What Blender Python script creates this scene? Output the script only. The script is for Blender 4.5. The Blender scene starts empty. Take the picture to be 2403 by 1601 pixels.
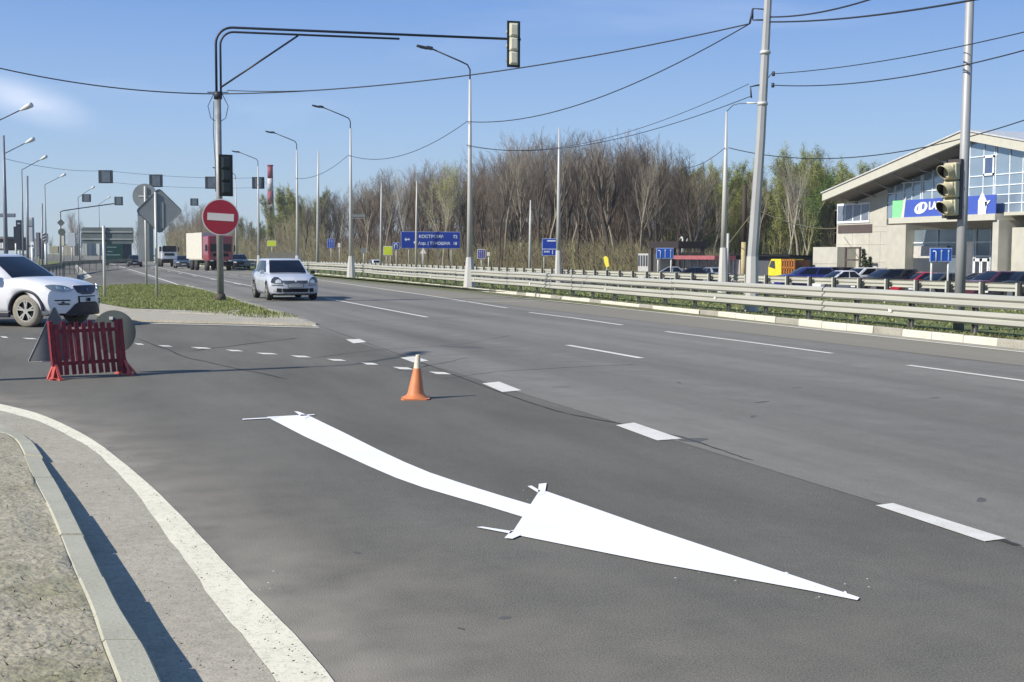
import bpy, math, random
from mathutils import Vector, Matrix
rnd = random.Random(7)
SC = bpy.context.scene
COL = SC.collection
R = math.radians

# ------------------------------------------------------------------ camera
K = 2403/2353.
F, PITCH, ROLL, YAW, HC = 2826., .0712, .004, .3526, 1.64
PW, PH = 2403., 1601.
cY, sY = math.cos(YAW), math.sin(YAW); cP, sP = math.cos(PITCH), math.sin(PITCH); cR, sR = math.cos(ROLL), math.sin(ROLL)
RT = Vector((cY, -sY, 0)); FW = Vector((sY*cP, cY*cP, -sP)); UP = Vector((sY*sP, cY*sP, cP))
cam_d = bpy.data.cameras.new('camera'); cam = bpy.data.objects.new('camera', cam_d); COL.objects.link(cam)
cam_d.sensor_fit = 'HORIZONTAL'; cam_d.sensor_width = 36.; cam_d.lens = 36.*F/PW
cam_d.clip_start = .1; cam_d.clip_end = 5000
r2 = RT*cR + UP*sR; u2 = UP*cR - RT*sR
m = Matrix((r2, u2, -FW)).transposed().to_4x4(); m.translation = (0, 0, HC)
cam.matrix_world = m
SC.camera = cam

# ------------------------------------------------------------------ light
SUN_EL = R(35.); SUN_AZ_TO = math.atan2(.14, 1.)        # light travels towards +x and a little +y
SH = Vector((math.cos(SUN_AZ_TO), math.sin(SUN_AZ_TO), 0))   # direction in which shadows fall
w = bpy.data.worlds.new('World'); SC.world = w; w.use_nodes = True
nt = w.node_tree; nt.nodes.clear()
sky = nt.nodes.new('ShaderNodeTexSky'); sky.sky_type = 'NISHITA'; sky.sun_disc = False
sky.sun_elevation = SUN_EL
sky.sun_rotation = math.atan2(-SH.x, -SH.y)
sky.altitude = 0; sky.air_density = 1.05; sky.dust_density = .25; sky.ozone_density = 3.2
bgn = nt.nodes.new('ShaderNodeBackground'); bgn.inputs['Strength'].default_value = .084
outw = nt.nodes.new('ShaderNodeOutputWorld')
tc = nt.nodes.new('ShaderNodeTexCoord'); mp = nt.nodes.new('ShaderNodeMapping')
mp.inputs['Scale'].default_value = (1.6, 1.6, 9)
nz = nt.nodes.new('ShaderNodeTexNoise'); nz.inputs['Scale'].default_value = 1.6; nz.inputs['Detail'].default_value = 5; nz.inputs['Distortion'].default_value = .4
rp = nt.nodes.new('ShaderNodeValToRGB'); rp.color_ramp.elements[0].position = .56; rp.color_ramp.elements[1].position = .85
rp.color_ramp.elements[1].color = (.32, .32, .32, 1)
# one wisp of thin cloud low over the left of the road
cl = nt.nodes.new('ShaderNodeVectorMath'); cl.operation = 'DISTANCE'
def ray(px, py):
    a = px-PW/2; b = py-PH/2
    u = a*cR + b*sR; v = -a*sR + b*cR
    return FW*F + RT*u - UP*v
cl.inputs[1].default_value = ray(60, 235).normalized()
cm = nt.nodes.new('ShaderNodeMapping'); 
nrm = nt.nodes.new('ShaderNodeVectorMath'); nrm.operation = 'NORMALIZE'
cr_ = nt.nodes.new('ShaderNodeMapRange'); cr_.inputs[1].default_value = .0; cr_.inputs[2].default_value = .064; cr_.inputs[3].default_value = 1.3; cr_.inputs[4].default_value = 0.
cr_.interpolation_type = 'SMOOTHSTEP'
nz2 = nt.nodes.new('ShaderNodeTexNoise'); nz2.inputs['Scale'].default_value = 14; nz2.inputs['Detail'].default_value = 6; nz2.inputs['Distortion'].default_value=.3
mp2 = nt.nodes.new('ShaderNodeMapping'); mp2.inputs['Scale'].default_value = (1, 1, 3.2)
mu = nt.nodes.new('ShaderNodeMath'); mu.operation = 'MULTIPLY'
ad = nt.nodes.new('ShaderNodeMath'); ad.operation = 'ADD'; ad.use_clamp = True
mx = nt.nodes.new('ShaderNodeMix'); mx.data_type = 'RGBA'
mx.inputs[7].default_value = (7.6, 8.4, 10.2, 1)
ln = nt.links.new
ln(tc.outputs['Generated'], mp.inputs[0]); ln(mp.outputs[0], nz.inputs['Vector']); ln(nz.outputs[0], rp.inputs[0])
ln(tc.outputs['Generated'], nrm.inputs[0]); cl.operation = 'SUBTRACT'; ln(nrm.outputs[0], cl.inputs[0])
cl2 = nt.nodes.new('ShaderNodeVectorRotate'); cl2.rotation_type = 'AXIS_ANGLE'; cl2.inputs['Axis'].default_value = tuple(ray(60, 235).normalized()); cl2.inputs['Angle'].default_value = -.28
cl3 = nt.nodes.new('ShaderNodeVectorMath'); cl3.operation = 'MULTIPLY'; cl3.inputs[1].default_value = (1, 1, 3.0)
cl4 = nt.nodes.new('ShaderNodeVectorMath'); cl4.operation = 'LENGTH'
ln(cl.outputs[0], cl2.inputs['Vector']); ln(cl2.outputs[0], cl3.inputs[0]); ln(cl3.outputs[0], cl4.inputs[0]); ln(cl4.outputs['Value'], cr_.inputs[0])
ln(tc.outputs['Generated'], mp2.inputs[0]); ln(mp2.outputs[0], nz2.inputs['Vector'])
ln(cr_.outputs[0], mu.inputs[0]); ln(nz2.outputs[0], mu.inputs[1])
ln(rp.outputs[0], ad.inputs[0]); ln(mu.outputs[0], ad.inputs[1])
sep = nt.nodes.new('ShaderNodeSeparateXYZ'); ln(nrm.outputs[0], sep.inputs[0])
gr_ = nt.nodes.new('ShaderNodeValToRGB'); ln(sep.outputs[2], gr_.inputs[0])
e_ = gr_.color_ramp.elements; e_[0].position = 0; e_[0].color = (.62, .78, .90, 1); e_[1].position = 1; e_[1].color = (.10, .25, .60, 1)
for ps, cc in ((.05, (.56, .77, 1.02)), (.105, (.45, .69, 1.08)), (.2, (.262, .49, 1.01)), (.4, (.16, .33, .72))):
    q_ = e_.new(ps); q_.color = cc+(1,)
sc_ = nt.nodes.new('ShaderNodeVectorMath'); sc_.operation = 'SCALE'; sc_.inputs[3].default_value = 7.2; ln(gr_.outputs[0], sc_.inputs[0])
bl = nt.nodes.new('ShaderNodeMix'); bl.data_type = 'RGBA'; bl.inputs[0].default_value = .85
ln(sky.outputs[0], bl.inputs[6]); ln(sc_.outputs[0], bl.inputs[7])
ln(ad.outputs[0], mx.inputs[0]); ln(bl.outputs[2], mx.inputs[6]); ln(mx.outputs[2], bgn.inputs[0]); ln(bgn.outputs[0], outw.inputs[0])

sun_d = bpy.data.lights.new('sun', 'SUN'); sun_d.energy = 4.7; sun_d.angle = R(.53); sun_d.color = (1., .94, .84)
sun = bpy.data.objects.new('sun', sun_d); COL.objects.link(sun)
ldir = Vector((SH.x*math.cos(SUN_EL), SH.y*math.cos(SUN_EL), -math.sin(SUN_EL)))
sun.rotation_euler = ldir.to_track_quat('-Z', 'Y').to_euler(); sun.location = (-20, -5, 30)
SC.view_settings.view_transform = 'Standard'; SC.view_settings.look = 'None'
SC.view_settings.exposure = .39; SC.view_settings.gamma = 1
SC.cycles.max_bounces = 6; SC.cycles.transparent_max_bounces = 8

# ------------------------------------------------------------------ photo -> world measuring
def P(px, py, z=0.):
    d = ray(px, py); t = (z-HC)/d.z; return Vector((d.x*t, d.y*t, z))
def D(x, y, z=0.): return P(x*K, y*K, z)                # measured on the 2353-wide view
def Q(px, py, dist):
    d = ray(px, py); t = dist/(d.x*sY+d.y*cY); return Vector((d.x*t, d.y*t, HC+d.z*t))
def QX(px, py, X):
    d = ray(px, py); t = X/d.x; return Vector((d.x*t, d.y*t, HC+d.z*t))
def dist_of(p): return p.x*sY + p.y*cY
def lerp(a, b, t): return a+(b-a)*t
def interp(x, pts):
    if x <= pts[0][0]: return pts[0][1]
    for (a, b), (c, d) in zip(pts, pts[1:]):
        if x <= c: return b+(d-b)*(x-a)/(c-a)
    return pts[-1][1]
GZ = [(-400, -.06), (15.9, -.06), (16.5, .05), (18, .02), (24, -.12), (34, -.42), (40, -.55), (48, -.8), (90, -.9), (140, -1.2), (400, -1.5), (3000, -2)]
def gz(x): return interp(x, GZ)

# ------------------------------------------------------------------ materials
MATS = {}
def mat(name, col, rough=.6, metal=0., var=.12, scale=3., bump=0., bscale=40., col2=None, spec=.5, coat=0., emit=None, detail=6, sx=None):
    if name in MATS: return MATS[name]
    m = bpy.data.materials.new(name); m.use_nodes = True; n = m.node_tree; b = n.nodes['Principled BSDF']
    b.inputs['Roughness'].default_value = rough; b.inputs['Metallic'].default_value = metal
    b.inputs['Specular IOR Level'].default_value = spec; b.inputs['Coat Weight'].default_value = coat
    t = n.nodes.new('ShaderNodeTexCoord'); src = t.outputs['Object']
    if sx:
        mpn = n.nodes.new('ShaderNodeMapping'); mpn.inputs['Scale'].default_value = sx; n.links.new(src, mpn.inputs[0]); src = mpn.outputs[0]
    no = n.nodes.new('ShaderNodeTexNoise'); no.inputs['Scale'].default_value = scale; no.inputs['Detail'].default_value = detail
    n.links.new(src, no.inputs['Vector'])
    c = Vector(col)
    a1 = tuple(c*(1-var))+(1,); a2 = tuple(Vector(col2) if col2 else c*(1+var))+(1,)
    r = n.nodes.new('ShaderNodeValToRGB'); r.color_ramp.elements[0].position = .3; r.color_ramp.elements[1].position = .7
    r.color_ramp.elements[0].color = a1; r.color_ramp.elements[1].color = a2
    n.links.new(no.outputs[0], r.inputs[0]); n.links.new(r.outputs[0], b.inputs['Base Color'])
    if bump:
        bn = n.nodes.new('ShaderNodeTexNoise'); bn.inputs['Scale'].default_value = bscale; bn.inputs['Detail'].default_value = 4
        bp = n.nodes.new('ShaderNodeBump'); bp.inputs['Strength'].default_value = bump; bp.inputs['Distance'].default_value = .02
        n.links.new(t.outputs['Object'], bn.inputs['Vector']); n.links.new(bn.outputs[0], bp.inputs['Height']); n.links.new(bp.outputs[0], b.inputs['Normal'])
    if emit:
        b.inputs['Emission Color'].default_value = tuple(emit)+(1,); b.inputs['Emission Strength'].default_value = 1
    MATS[name] = m; return m

def surface(name, layers, rough=.9, bump=.3, bscale=60., bdist=.01, spec=.3, wear=None):
    """layers: list of (scale, detail, lo, hi, colour A, colour B, stretch) multiplied/mixed: first gives the colour, the others multiply it"""
    m = bpy.data.materials.new(name); m.use_nodes = True; n = m.node_tree; b = n.nodes['Principled BSDF']
    b.inputs['Roughness'].default_value = rough; b.inputs['Specular IOR Level'].default_value = spec
    t = n.nodes.new('ShaderNodeTexCoord'); prev = None
    for (scale, det, lo, hi, A, B, st) in layers:
        mpn = n.nodes.new('ShaderNodeMapping'); mpn.inputs['Scale'].default_value = st; n.links.new(t.outputs['Object'], mpn.inputs[0])
        no = n.nodes.new('ShaderNodeTexNoise'); no.inputs['Scale'].default_value = scale; no.inputs['Detail'].default_value = det
        no.inputs['Roughness'].default_value = .6
        n.links.new(mpn.outputs[0], no.inputs['Vector'])
        r = n.nodes.new('ShaderNodeValToRGB'); r.color_ramp.elements[0].position = lo; r.color_ramp.elements[1].position = hi
        r.color_ramp.elements[0].color = tuple(A)+(1,); r.color_ramp.elements[1].color = tuple(B)+(1,)
        n.links.new(no.outputs[0], r.inputs[0])
        if prev is None: prev = r.outputs[0]
        else:
            x = n.nodes.new('ShaderNodeMix'); x.data_type = 'RGBA'; x.blend_type = 'MULTIPLY'; x.inputs[0].default_value = 1
            n.links.new(prev, x.inputs[6]); n.links.new(r.outputs[0], x.inputs[7]); prev = x.outputs[2]
    if wear:
        at = n.nodes.new('ShaderNodeAttribute'); at.attribute_name = 'wear'
        x = n.nodes.new('ShaderNodeMix'); x.data_type = 'RGBA'; x.inputs[7].default_value = tuple(wear)+(1,)
        w2 = n.nodes.new('ShaderNodeTexNoise'); w2.inputs['Scale'].default_value = 2.2; w2.inputs['Detail'].default_value = 7; n.links.new(t.outputs['Object'], w2.inputs['Vector'])
        w3 = n.nodes.new('ShaderNodeMapRange'); w3.inputs[1].default_value = .3; w3.inputs[2].default_value = .7; w3.inputs[3].default_value = .45; w3.inputs[4].default_value = 1.25; n.links.new(w2.outputs[0], w3.inputs[0])
        w4 = n.nodes.new('ShaderNodeMath'); w4.operation = 'MULTIPLY'; w4.use_clamp = True; n.links.new(at.outputs['Fac'], w4.inputs[0]); n.links.new(w3.outputs[0], w4.inputs[1])
        n.links.new(w4.outputs[0], x.inputs[0]); n.links.new(prev, x.inputs[6]); prev = x.outputs[2]
    n.links.new(prev, b.inputs['Base Color'])
    if bump:
        bn = n.nodes.new('ShaderNodeTexNoise'); bn.inputs['Scale'].default_value = bscale; bn.inputs['Detail'].default_value = 3
        bp = n.nodes.new('ShaderNodeBump'); bp.inputs['Strength'].default_value = bump; bp.inputs['Distance'].default_value = bdist
        n.links.new(t.outputs['Object'], bn.inputs['Vector']); n.links.new(bn.outputs[0], bp.inputs['Height']); n.links.new(bp.outputs[0], b.inputs['Normal'])
    MATS[name] = m; return m
def g3(v, t=(1, 1, 1)): return (v*t[0], v*t[1], v*t[2])
O3 = (1, 1, 1)
WT = (1, 1, .97)
surface('asphalt', [(.12, 5, .4, .62, g3(.098, (1.09, 1.05, .92)), g3(.148, (1.10, 1.05, .88)), (1, .35, 1)),
                    (.9, 6, .3, .72, g3(.78), g3(1.2), (1, .25, 1)),
                    (11, 4, .3, .7, g3(.93), g3(1.07), O3),
                    (95, 3, .33, .68, g3(.55), g3(1.5), O3), (320, 2, .3, .72, g3(.6), g3(1.4), O3)], bump=.6, bscale=130, bdist=.006, wear=(.27, .245, .20))
surface('asphalt_lanes', [(.25, 5, .35, .68, g3(.115, (1.09, 1.04, .92)), g3(.185, (1.09, 1.04, .90)), (1.2, .12, 1)),
                    (.7, 6, .3, .72, g3(.80), g3(1.18), (1.5, .10, 1)),
                    (9, 4, .3, .7, g3(.94), g3(1.06), (1, .6, 1)),
                    (90, 3, .33, .68, g3(.82), g3(1.18), O3)], bump=.25, bscale=120, bdist=.005, wear=(.27, .26, .235))
surface('asphalt_shoulder', [(.3, 5, .35, .68, g3(.185, (1.14, 1.05, .84)), g3(.215, (1.14, 1.05, .84)), (1.2, .12, 1)),
                    (90, 3, .33, .68, g3(.8), g3(1.2), O3)], bump=.3, bscale=120, bdist=.005)
surface('gutter', [(1.2, 6, .3, .7, (.33, .30, .235), (.42, .385, .31), O3), (14, 5, .3, .7, g3(.86), g3(1.1), O3),
                   (70, 3, .25, .5, g3(.62), g3(1.04), O3)], bump=.35, bscale=90)
surface('soil', [(1.1, 6, .5, .72, (.40, .36, .262), (.25, .235, .135), (1, 1, 1)), (9, 7, .35, .7, g3(.8), g3(1.12), O3),
                 (45, 4, .34, .5, g3(.75), g3(1.05), O3)], bump=.55, bscale=24, bdist=.03)
surface('dirt', [(1.6, 5, .3, .7, (.36, .33, .26), (.46, .42, .34), O3), (25, 4, .3, .6, g3(.7), g3(1.1), O3)], bump=.6, bscale=40, bdist=.02)
surface('grass_ground', [(.9, 6, .35, .65, (.12, .15, .045), (.18, .20, .07), O3), (12, 5, .3, .65, g3(.6), g3(1.25), O3)], bump=1, bscale=25, bdist=.05)
surface('dry_ground', [(.06, 6, .35, .65, (.15, .14, .085), (.11, .125, .05), O3), (3, 5, .3, .65, g3(.7), g3(1.2), O3)], bump=1, bscale=6, bdist=.1)
surface('paint_fresh', [(2, 4, .3, .7, g3(.84), g3(.9), O3), (150, 3, .26, .36, g3(.86), g3(1), O3)], rough=.6, bump=.25, bscale=140, bdist=.004)
surface('paint_old', [(3, 5, .3, .7, (.60, .585, .53), (.72, .70, .64), O3), (60, 4, .26, .42, g3(.6), g3(1), O3)], bump=.2, bscale=140, bdist=.003)
surface('paint_worn', [(2.2, 6, .3, .7, (.68, .64, .50), (.80, .755, .60), O3), (75, 4, .3, .44, g3(.6), g3(1), O3), (20, 3, .3, .5, g3(.82), g3(1), O3)], bump=.3, bscale=110, bdist=.004)
surface('kerb_stone', [(1.5, 6, .3, .7, (.33, .32, .25), (.43, .42, .33), O3), (60, 4, .28, .5, g3(.78), g3(1.03), O3)], rough=.85, bump=.25, bscale=70)
surface('kerb_old', [(2.5, 6, .3, .7, (.26, .25, .21), (.36, .34, .285), O3), (30, 4, .3, .5, g3(.7), g3(1.05), O3)], bump=.3, bscale=50)
surface('kerb_white', [(2.5, 6, .3, .7, (.53, .505, .42), (.64, .61, .52), O3), (14, 6, .3, .4, g3(.6), g3(1.0), O3)], bump=.25, bscale=50)
surface('crack', [(8, 4, .3, .7, g3(.035), g3(.06), O3)], rough=.95, bump=.3)
surface('stain_and_shadow', [(4, 5, .3, .7, g3(.09), g3(.115), O3)], rough=.9, bump=.3)

galv = mat('galvanised', (.56, .56, .53), .5, .15, var=.1, scale=2.5, spec=.4)
railm = mat('rail_metal', (.43, .425, .37), .5, .1, var=.1, scale=1.2, spec=.4, bump=.05, bscale=30, sx=(1, .35, 6))
postm = mat('rail_post', (.20, .20, .18), .6, .2, var=.2)
polew = mat('pole_paint', (.50, .49, .46), .5, .1, var=.08, scale=3, sx=(1, 1, .3))
poleg = mat('pole_grey', (.33, .335, .34), .5, .2, var=.12, scale=4, sx=(1, 1, .3))
steel_d = mat('dark_steel', (.05, .06, .075), .5, .3, var=.2)
cable = mat('cable', (.02, .025, .035), .6, 0)
signback = mat('sign_back', (.215, .235, .24), .45, .5, var=.1, scale=2)
black = mat('black', (.012, .013, .015), .5)
rubber = mat('rubber', (.03, .03, .03), .8)
cream = mat('cream', (.64, .57, .42), .6, var=.06)
def flat(name, c, **k): return mat(name, c, **k)

# ------------------------------------------------------------------ mesh builder
class B:
    def __init__(s): s.v = []; s.f = []; s.m = []; s.mi = 0; s.sm = []; s.smooth = False
    def add(s, vs, fs):
        o = len(s.v); s.v += [tuple(a) for a in vs]
        for f in fs: s.f.append(tuple(i+o for i in f)); s.m.append(s.mi); s.sm.append(s.smooth)
    def box(s, c, d, rz=0., ax=None):
        x, y, z = [a/2 for a in d]; c = Vector(c)
        vs = [Vector((i*x, j*y, k*z)) for i in (-1, 1) for j in (-1, 1) for k in (-1, 1)]
        M = ax if ax is not None else Matrix.Rotation(rz, 3, 'Z')
        s.add([c+M@v for v in vs], [(0, 1, 3, 2), (4, 6, 7, 5), (0, 4, 5, 1), (2, 3, 7, 6), (0, 2, 6, 4), (1, 5, 7, 3)])
    def bar(s, a, b, wd, h, up=(0, 0, 1)):
        a = Vector(a); b = Vector(b); d = (b-a); L = d.length; d.normalize(); u = Vector(up); r = d.cross(u).normalized(); u = r.cross(d)
        M = Matrix((r, d, u)).transposed(); s.box((a+b)/2, (wd, L, h), ax=M)
    def tube(s, pts, rs, n=8, cap=True, sm=True):
        pts = [Vector(p) for p in pts]
        if not hasattr(rs, '__len__'): rs = [rs]*len(pts)
        vs = []; fs = []; N = len(pts)
        ref = None
        for i, p in enumerate(pts):
            d = (pts[min(i+1, N-1)]-pts[max(i-1, 0)]).normalized()
            if ref is None: ref = Vector((1, 0, 0)) if abs(d.x) < .9 else Vector((0, 1, 0))
            a = d.cross(ref).normalized(); b = a.cross(d); ref = b if False else ref
            for k in range(n):
                t = 2*math.pi*k/n; vs.append(p+a*(math.cos(t)*rs[i])+b*(math.sin(t)*rs[i]))
        for i in range(N-1):
            for k in range(n): fs.append((i*n+k, i*n+(k+1) % n, (i+1)*n+(k+1) % n, (i+1)*n+k))
        if cap: fs.append(tuple(range(n-1, -1, -1))); fs.append(tuple((N-1)*n+k for k in range(n)))
        o = s.smooth; s.smooth = sm; s.add(vs, fs); s.smooth = o
    def prism(s, poly, axis_vec):
        """poly: list of 3d points, extruded by axis_vec"""
        n = len(poly); a = [Vector(p) for p in poly]; e = Vector(axis_vec)
        s.add(a+[p+e for p in a], [tuple(range(n-1, -1, -1)), tuple(range(n, 2*n))]+[(i, (i+1) % n, n+(i+1) % n, n+i) for i in range(n)])
    def face(s, pts): s.add(pts, [tuple(range(len(pts)))])
    def grid(s, rows):
        n = len(rows[0]); o = []
        for r in rows: o += list(r)
        s.add(o, [(i*n+k, i*n+k+1, (i+1)*n+k+1, (i+1)*n+k) for i in range(len(rows)-1) for k in range(n-1)])
    def build(s, name, mats, parent=None, world=True, bevel=0):
        if not isinstance(mats, (list, tuple)): mats = [mats]
        me = bpy.data.meshes.new(name)
        off = parent_loc(parent) if (parent and world) else Vector((0, 0, 0))
        me.from_pydata([tuple(Vector(v)-off) for v in s.v], [], s.f)
        for m_ in mats: me.materials.append(m_)
        me.polygons.foreach_set('material_index', s.m); me.polygons.foreach_set('use_smooth', s.sm)
        me.update()
        o = bpy.data.objects.new(name, me); COL.objects.link(o)
        if parent: o.parent = parent
        if bevel:
            bv = o.modifiers.new('b', 'BEVEL'); bv.width = bevel; bv.segments = 2; bv.limit_method = 'ANGLE'
        return o
LOCS = {}
def parent_loc(o):
    v = Vector((0, 0, 0))
    while o is not None: v = v+o.location; o = o.parent
    return v
def tag(o, label=None, cat=None, group=None, kind=None):
    if label: o['label'] = label
    if cat: o['category'] = cat
    if group: o['group'] = group
    if kind: o['kind'] = kind
    return o
def thing(name, loc, label, cat, group=None, rz=0.):
    o = bpy.data.objects.new(name, None); o.empty_display_size = .3; COL.objects.link(o)
    o.location = loc; o.rotation_euler = (0, 0, rz); return tag(o, label, cat, group)
def copy_tree(o, parent=None):
    c = o.copy(); COL.objects.link(c)
    if parent: c.parent = parent
    for ch in list(o.children): copy_tree(ch, c)
    return c
def struct(b, name, mats): return tag(b.build(name, mats), kind='structure')
def text(body, size, mtl, parent, origin, right, up, depth=.01, name='lettering', bold=0., align='LEFT'):
    cu = bpy.data.curves.new(name, 'FONT'); cu.body = body; cu.size = size; cu.extrude = depth; cu.offset = bold; cu.align_x = align
    tmp = bpy.data.objects.new(name, cu); COL.objects.link(tmp)
    bpy.context.view_layer.update()
    me = bpy.data.meshes.new_from_object(tmp.evaluated_get(bpy.context.evaluated_depsgraph_get()))
    bpy.data.objects.remove(tmp)
    rv = Vector(right).normalized(); uv = Vector(up).normalized(); nv = rv.cross(uv)
    M = Matrix((rv, uv, nv)).transposed(); off = parent_loc(parent)
    for v in me.vertices: v.co = M@v.co+Vector(origin)-off
    me.materials.clear(); me.materials.append(mtl)
    o = bpy.data.objects.new(name, me); COL.objects.link(o); o.parent = parent; return o

# ================================================================== SETTING
EX = 15.45         # edge line offset
KX = 15.95         # median kerb face
# ground sheet
b = B(); ys = [-60, -20, 0, 20, 60, 120, 250, 500, 1000, 3000]; xs = [-2500, -600, -100, -60, 15.9, 16.5, 17.2]+[g[0] for g in GZ if g[0] > 17.2]
b.grid([[(x, y, gz(x)) for x in xs] for y in ys]); struct(b, 'ground', MATS['dry_ground'])
# near asphalt: everything left of the seam, side road and slip road
CW_out = [(-120, 905), (0, 928), (100, 955), (200, 1003), (300, 1076), (420, 1188), (530, 1308), (650, 1430), (770, 1566), (900, 1740)]
CWp = [D(*p) for p in CW_out]
def segd(p, a, c):
    d = c-a; t = max(0, min(1, (p-a).dot(d)/d.dot(d))); return (p-(a+d*t)).length
def wear_attr(o, fn):
    at = o.data.attributes.new('wear', 'FLOAT', 'POINT')
    for i, v in enumerate(o.data.vertices): at.data[i].value = fn(v.co.x, v.co.y)
def dust(x, y):
    p = Vector((x, y, 0)); d = min(segd(p, a, c) for a, c in zip(CWp, CWp[1:]))
    near_ = max(0, 1-(y-3)/5.)*.28
    return min(1, .75*math.exp(-d/.45)+.2*math.exp(-d/1.6)+near_) if (-15 < x < 5 and y < 22) else .08
b = B(); xs_ = [-60, -20, -9]+[-6+.22*i for i in range(52)]+[6, 10, 15.96]; ys_ = [-30, 0]+[2+.25*i for i in range(60)]+[20, 30, 60, 120, 300, 700]
b.grid([[(x, y, 0) for x in xs_] for y in ys_]); wear_attr(struct(b, 'road', MATS['asphalt']), dust)
SEAM = [D(1120, 1568)+Vector((3.6, 0, 0))*0, ]
seam_px = [(748, 765), (939, 833), (1062, 879), (1170, 920), (1260, 951), (1330, 972), (1446, 993), (1600, 1026), (1700, 1060), (1766, 1082)]
sx0 = P(1446, 990).x
def tracks(x, y):
    v = 0
    for c_ in (6.7, 10.3, 13.8):
        for o_ in (-.85, .85): v += .34*math.exp(-((x-c_-o_+.12*math.sin(y*.07+c_))/.42)**2)
    return (.10+v)*max(.15, min(1, (y-3)/9.))
lx = [sx0-.02]+[sx0+.2*i for i in range(1, 44) if sx0+.2*i < 13.4]+[13.52]
b = B(); b.grid([[(x, y, .003) for x in lx] for y in (-20, 0, 5, 10, 15, 20, 27.5)]); 
isl_r = [D(730, 748), D(600, 704), D(460, 658), D(400, 641)]
b.grid([[(x, y, .003) for x in [5.0]+[v for v in lx if v > 5.1]] for y in (27.5, 40, 60, 90, 120, 300, 690)]); wear_attr(struct(b, 'main_carriageway', MATS['asphalt_lanes']), tracks)
jx = P(2403, 883).x
b = B(); b.grid([[(x, y, .006) for x in (13.5, 15.97)] for y in (-20, 0, 10, 30, 60, 120, 300, 690)]); struct(b, 'inner_shoulder', MATS['asphalt_shoulder'])

# --- cracks and tar seams
def ribbon(pts, wd, z, jit=.02, b=None, sub=6):
    out = []
    for a, c in zip(pts, pts[1:]):
        for i in range(sub): out.append(lerp(a, c, i/sub))
    out.append(pts[-1]); rows = []
    for i, p in enumerate(out):
        d = (out[min(i+1, len(out)-1)]-out[max(i-1, 0)]).normalized(); n = Vector((-d.y, d.x, 0))
        j = rnd.uniform(-jit, jit); ww = wd*rnd.uniform(.5, 1.3)
        if i in (0, len(out)-1): ww = .004
        c = p+n*j; rows.append([Vector((c.x-n.x*ww/2, c.y-n.y*ww/2, z)), Vector((c.x+n.x*ww/2, c.y+n.y*ww/2, z))])
    b.grid(rows)
b = B()
ribbon([P(*p) for p in seam_px[:6]], .026, .0047, .006, b)
ribbon([P(*p) for p in seam_px[5:]], .026, .0047, .010, b)
ribbon([P(2305, 1260), P(2403, 1282)], .05, .0047, .02, b)
ribbon([Vector((13.51, y, 0)) for y in range(4, 150, 6)], .03, .0047, .012, b, 4)
for ln_ in ([(700, 745), (860, 737), (1010, 733), (1120, 727), (1300, 737)], [(1010, 872), (1140, 855), (1360, 842), (1460, 838)], [(310, 775), (430, 822), (560, 850), (660, 872)],
            [(430, 808), (560, 792), (690, 776)], [(700, 826), (850, 806), (1060, 792), (1180, 770)], [(900, 855), (1000, 838), (1080, 822)]):
    ribbon([D(*p) for p in ln_], .022 if ln_[0][0] > 600 else .03, .0047, .03, b)
struct(b, 'crack_sealing', MATS['crack'])
b = B()
def blob(c, rx, ry, z, ang=0, n=14):
    pts = []
    for i in range(n):
        t = 2*math.pi*i/n; r = rnd.uniform(.7, 1.15); x = math.cos(t)*rx*r; y = math.sin(t)*ry*r
        pts.append((c.x+x*math.cos(ang)-y*math.sin(ang), c.y+x*math.sin(ang)+y*math.cos(ang), z))
    b.face(pts)
for x, y, rx, ry in ((1060, 798, .22, .5), (1750, 925, .12, .05), (1730, 958, .1, .03), (1830, 892, .1, .03), (1590, 1012, .12, .16), (2150, 915, .1, .03),  # first blob paints a lamp's cast shadow, the others are stains
                     (1160, 1420, .035, .02), (820, 1270, .03, .02), (1290, 890, .12, .03), (1060, 1445, .03, .0088), (2255, 1150, .09, .035), (1560, 880, .1, .03)):
    blob(D(x, y), rx, ry, .0041 if y < 1100 or x > 2000 else .0012, rnd.uniform(0, 3))
struct(b, 'road_stain_and_shadow', MATS['stain_and_shadow'])

# --- markings: main arrow (fresh paint)
b = B()
def pz(x, y, z=.006): return D(x, y, z)
L_ = [(613, 958), (700, 1003), (780, 1040), (845, 1070), (910, 1098), (975, 1121), (1050, 1143), (1120, 1163), (1215, 1192)]
U_ = [(705, 953), (790, 994), (870, 1034), (930, 1062), (988, 1086), (1050, 1107), (1110, 1126), (1165, 1143), (1240, 1165)]
b.grid([[pz(*a) for a in L_], [pz(*a) for a in U_]])
b.face([pz(1176, 1225, .0075), pz(1200, 1232, .0075), pz(1500, 1292, .0075), pz(1690, 1326, .0075), pz(1860, 1357, .0075), pz(1970, 1379, .0075), pz(1975, 1373, .0075), pz(1810, 1318, .0075), pz(1500, 1215, .0075), pz(1256, 1129, .0075), pz(1236, 1133, .0075)])
for q in ([(1238, 1112), (1256, 1110), (1252, 1134), (1236, 1138)], [(1212, 1117), (1222, 1116), (1242, 1128), (1236, 1132)],
          [(1094, 1211), (1108, 1210), (1180, 1221), (1172, 1226)], [(1159, 1236), (1177, 1238), (1200, 1228), (1176, 1218)],
          [(557, 962.5), (557, 964.5), (640, 960), (640, 958)], [(676, 945), (686, 946), (712, 956), (700, 962)], [(690, 953), (723, 952), (723, 953.6), (690, 956)],
          [(1938, 1360), (1943, 1358), (1952, 1372), (1938, 1368)], [(1805, 1314), (1812, 1317), (1809, 1322), (1800, 1318)]):
    b.face([pz(x, y, .0088) for x, y in q])
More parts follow.
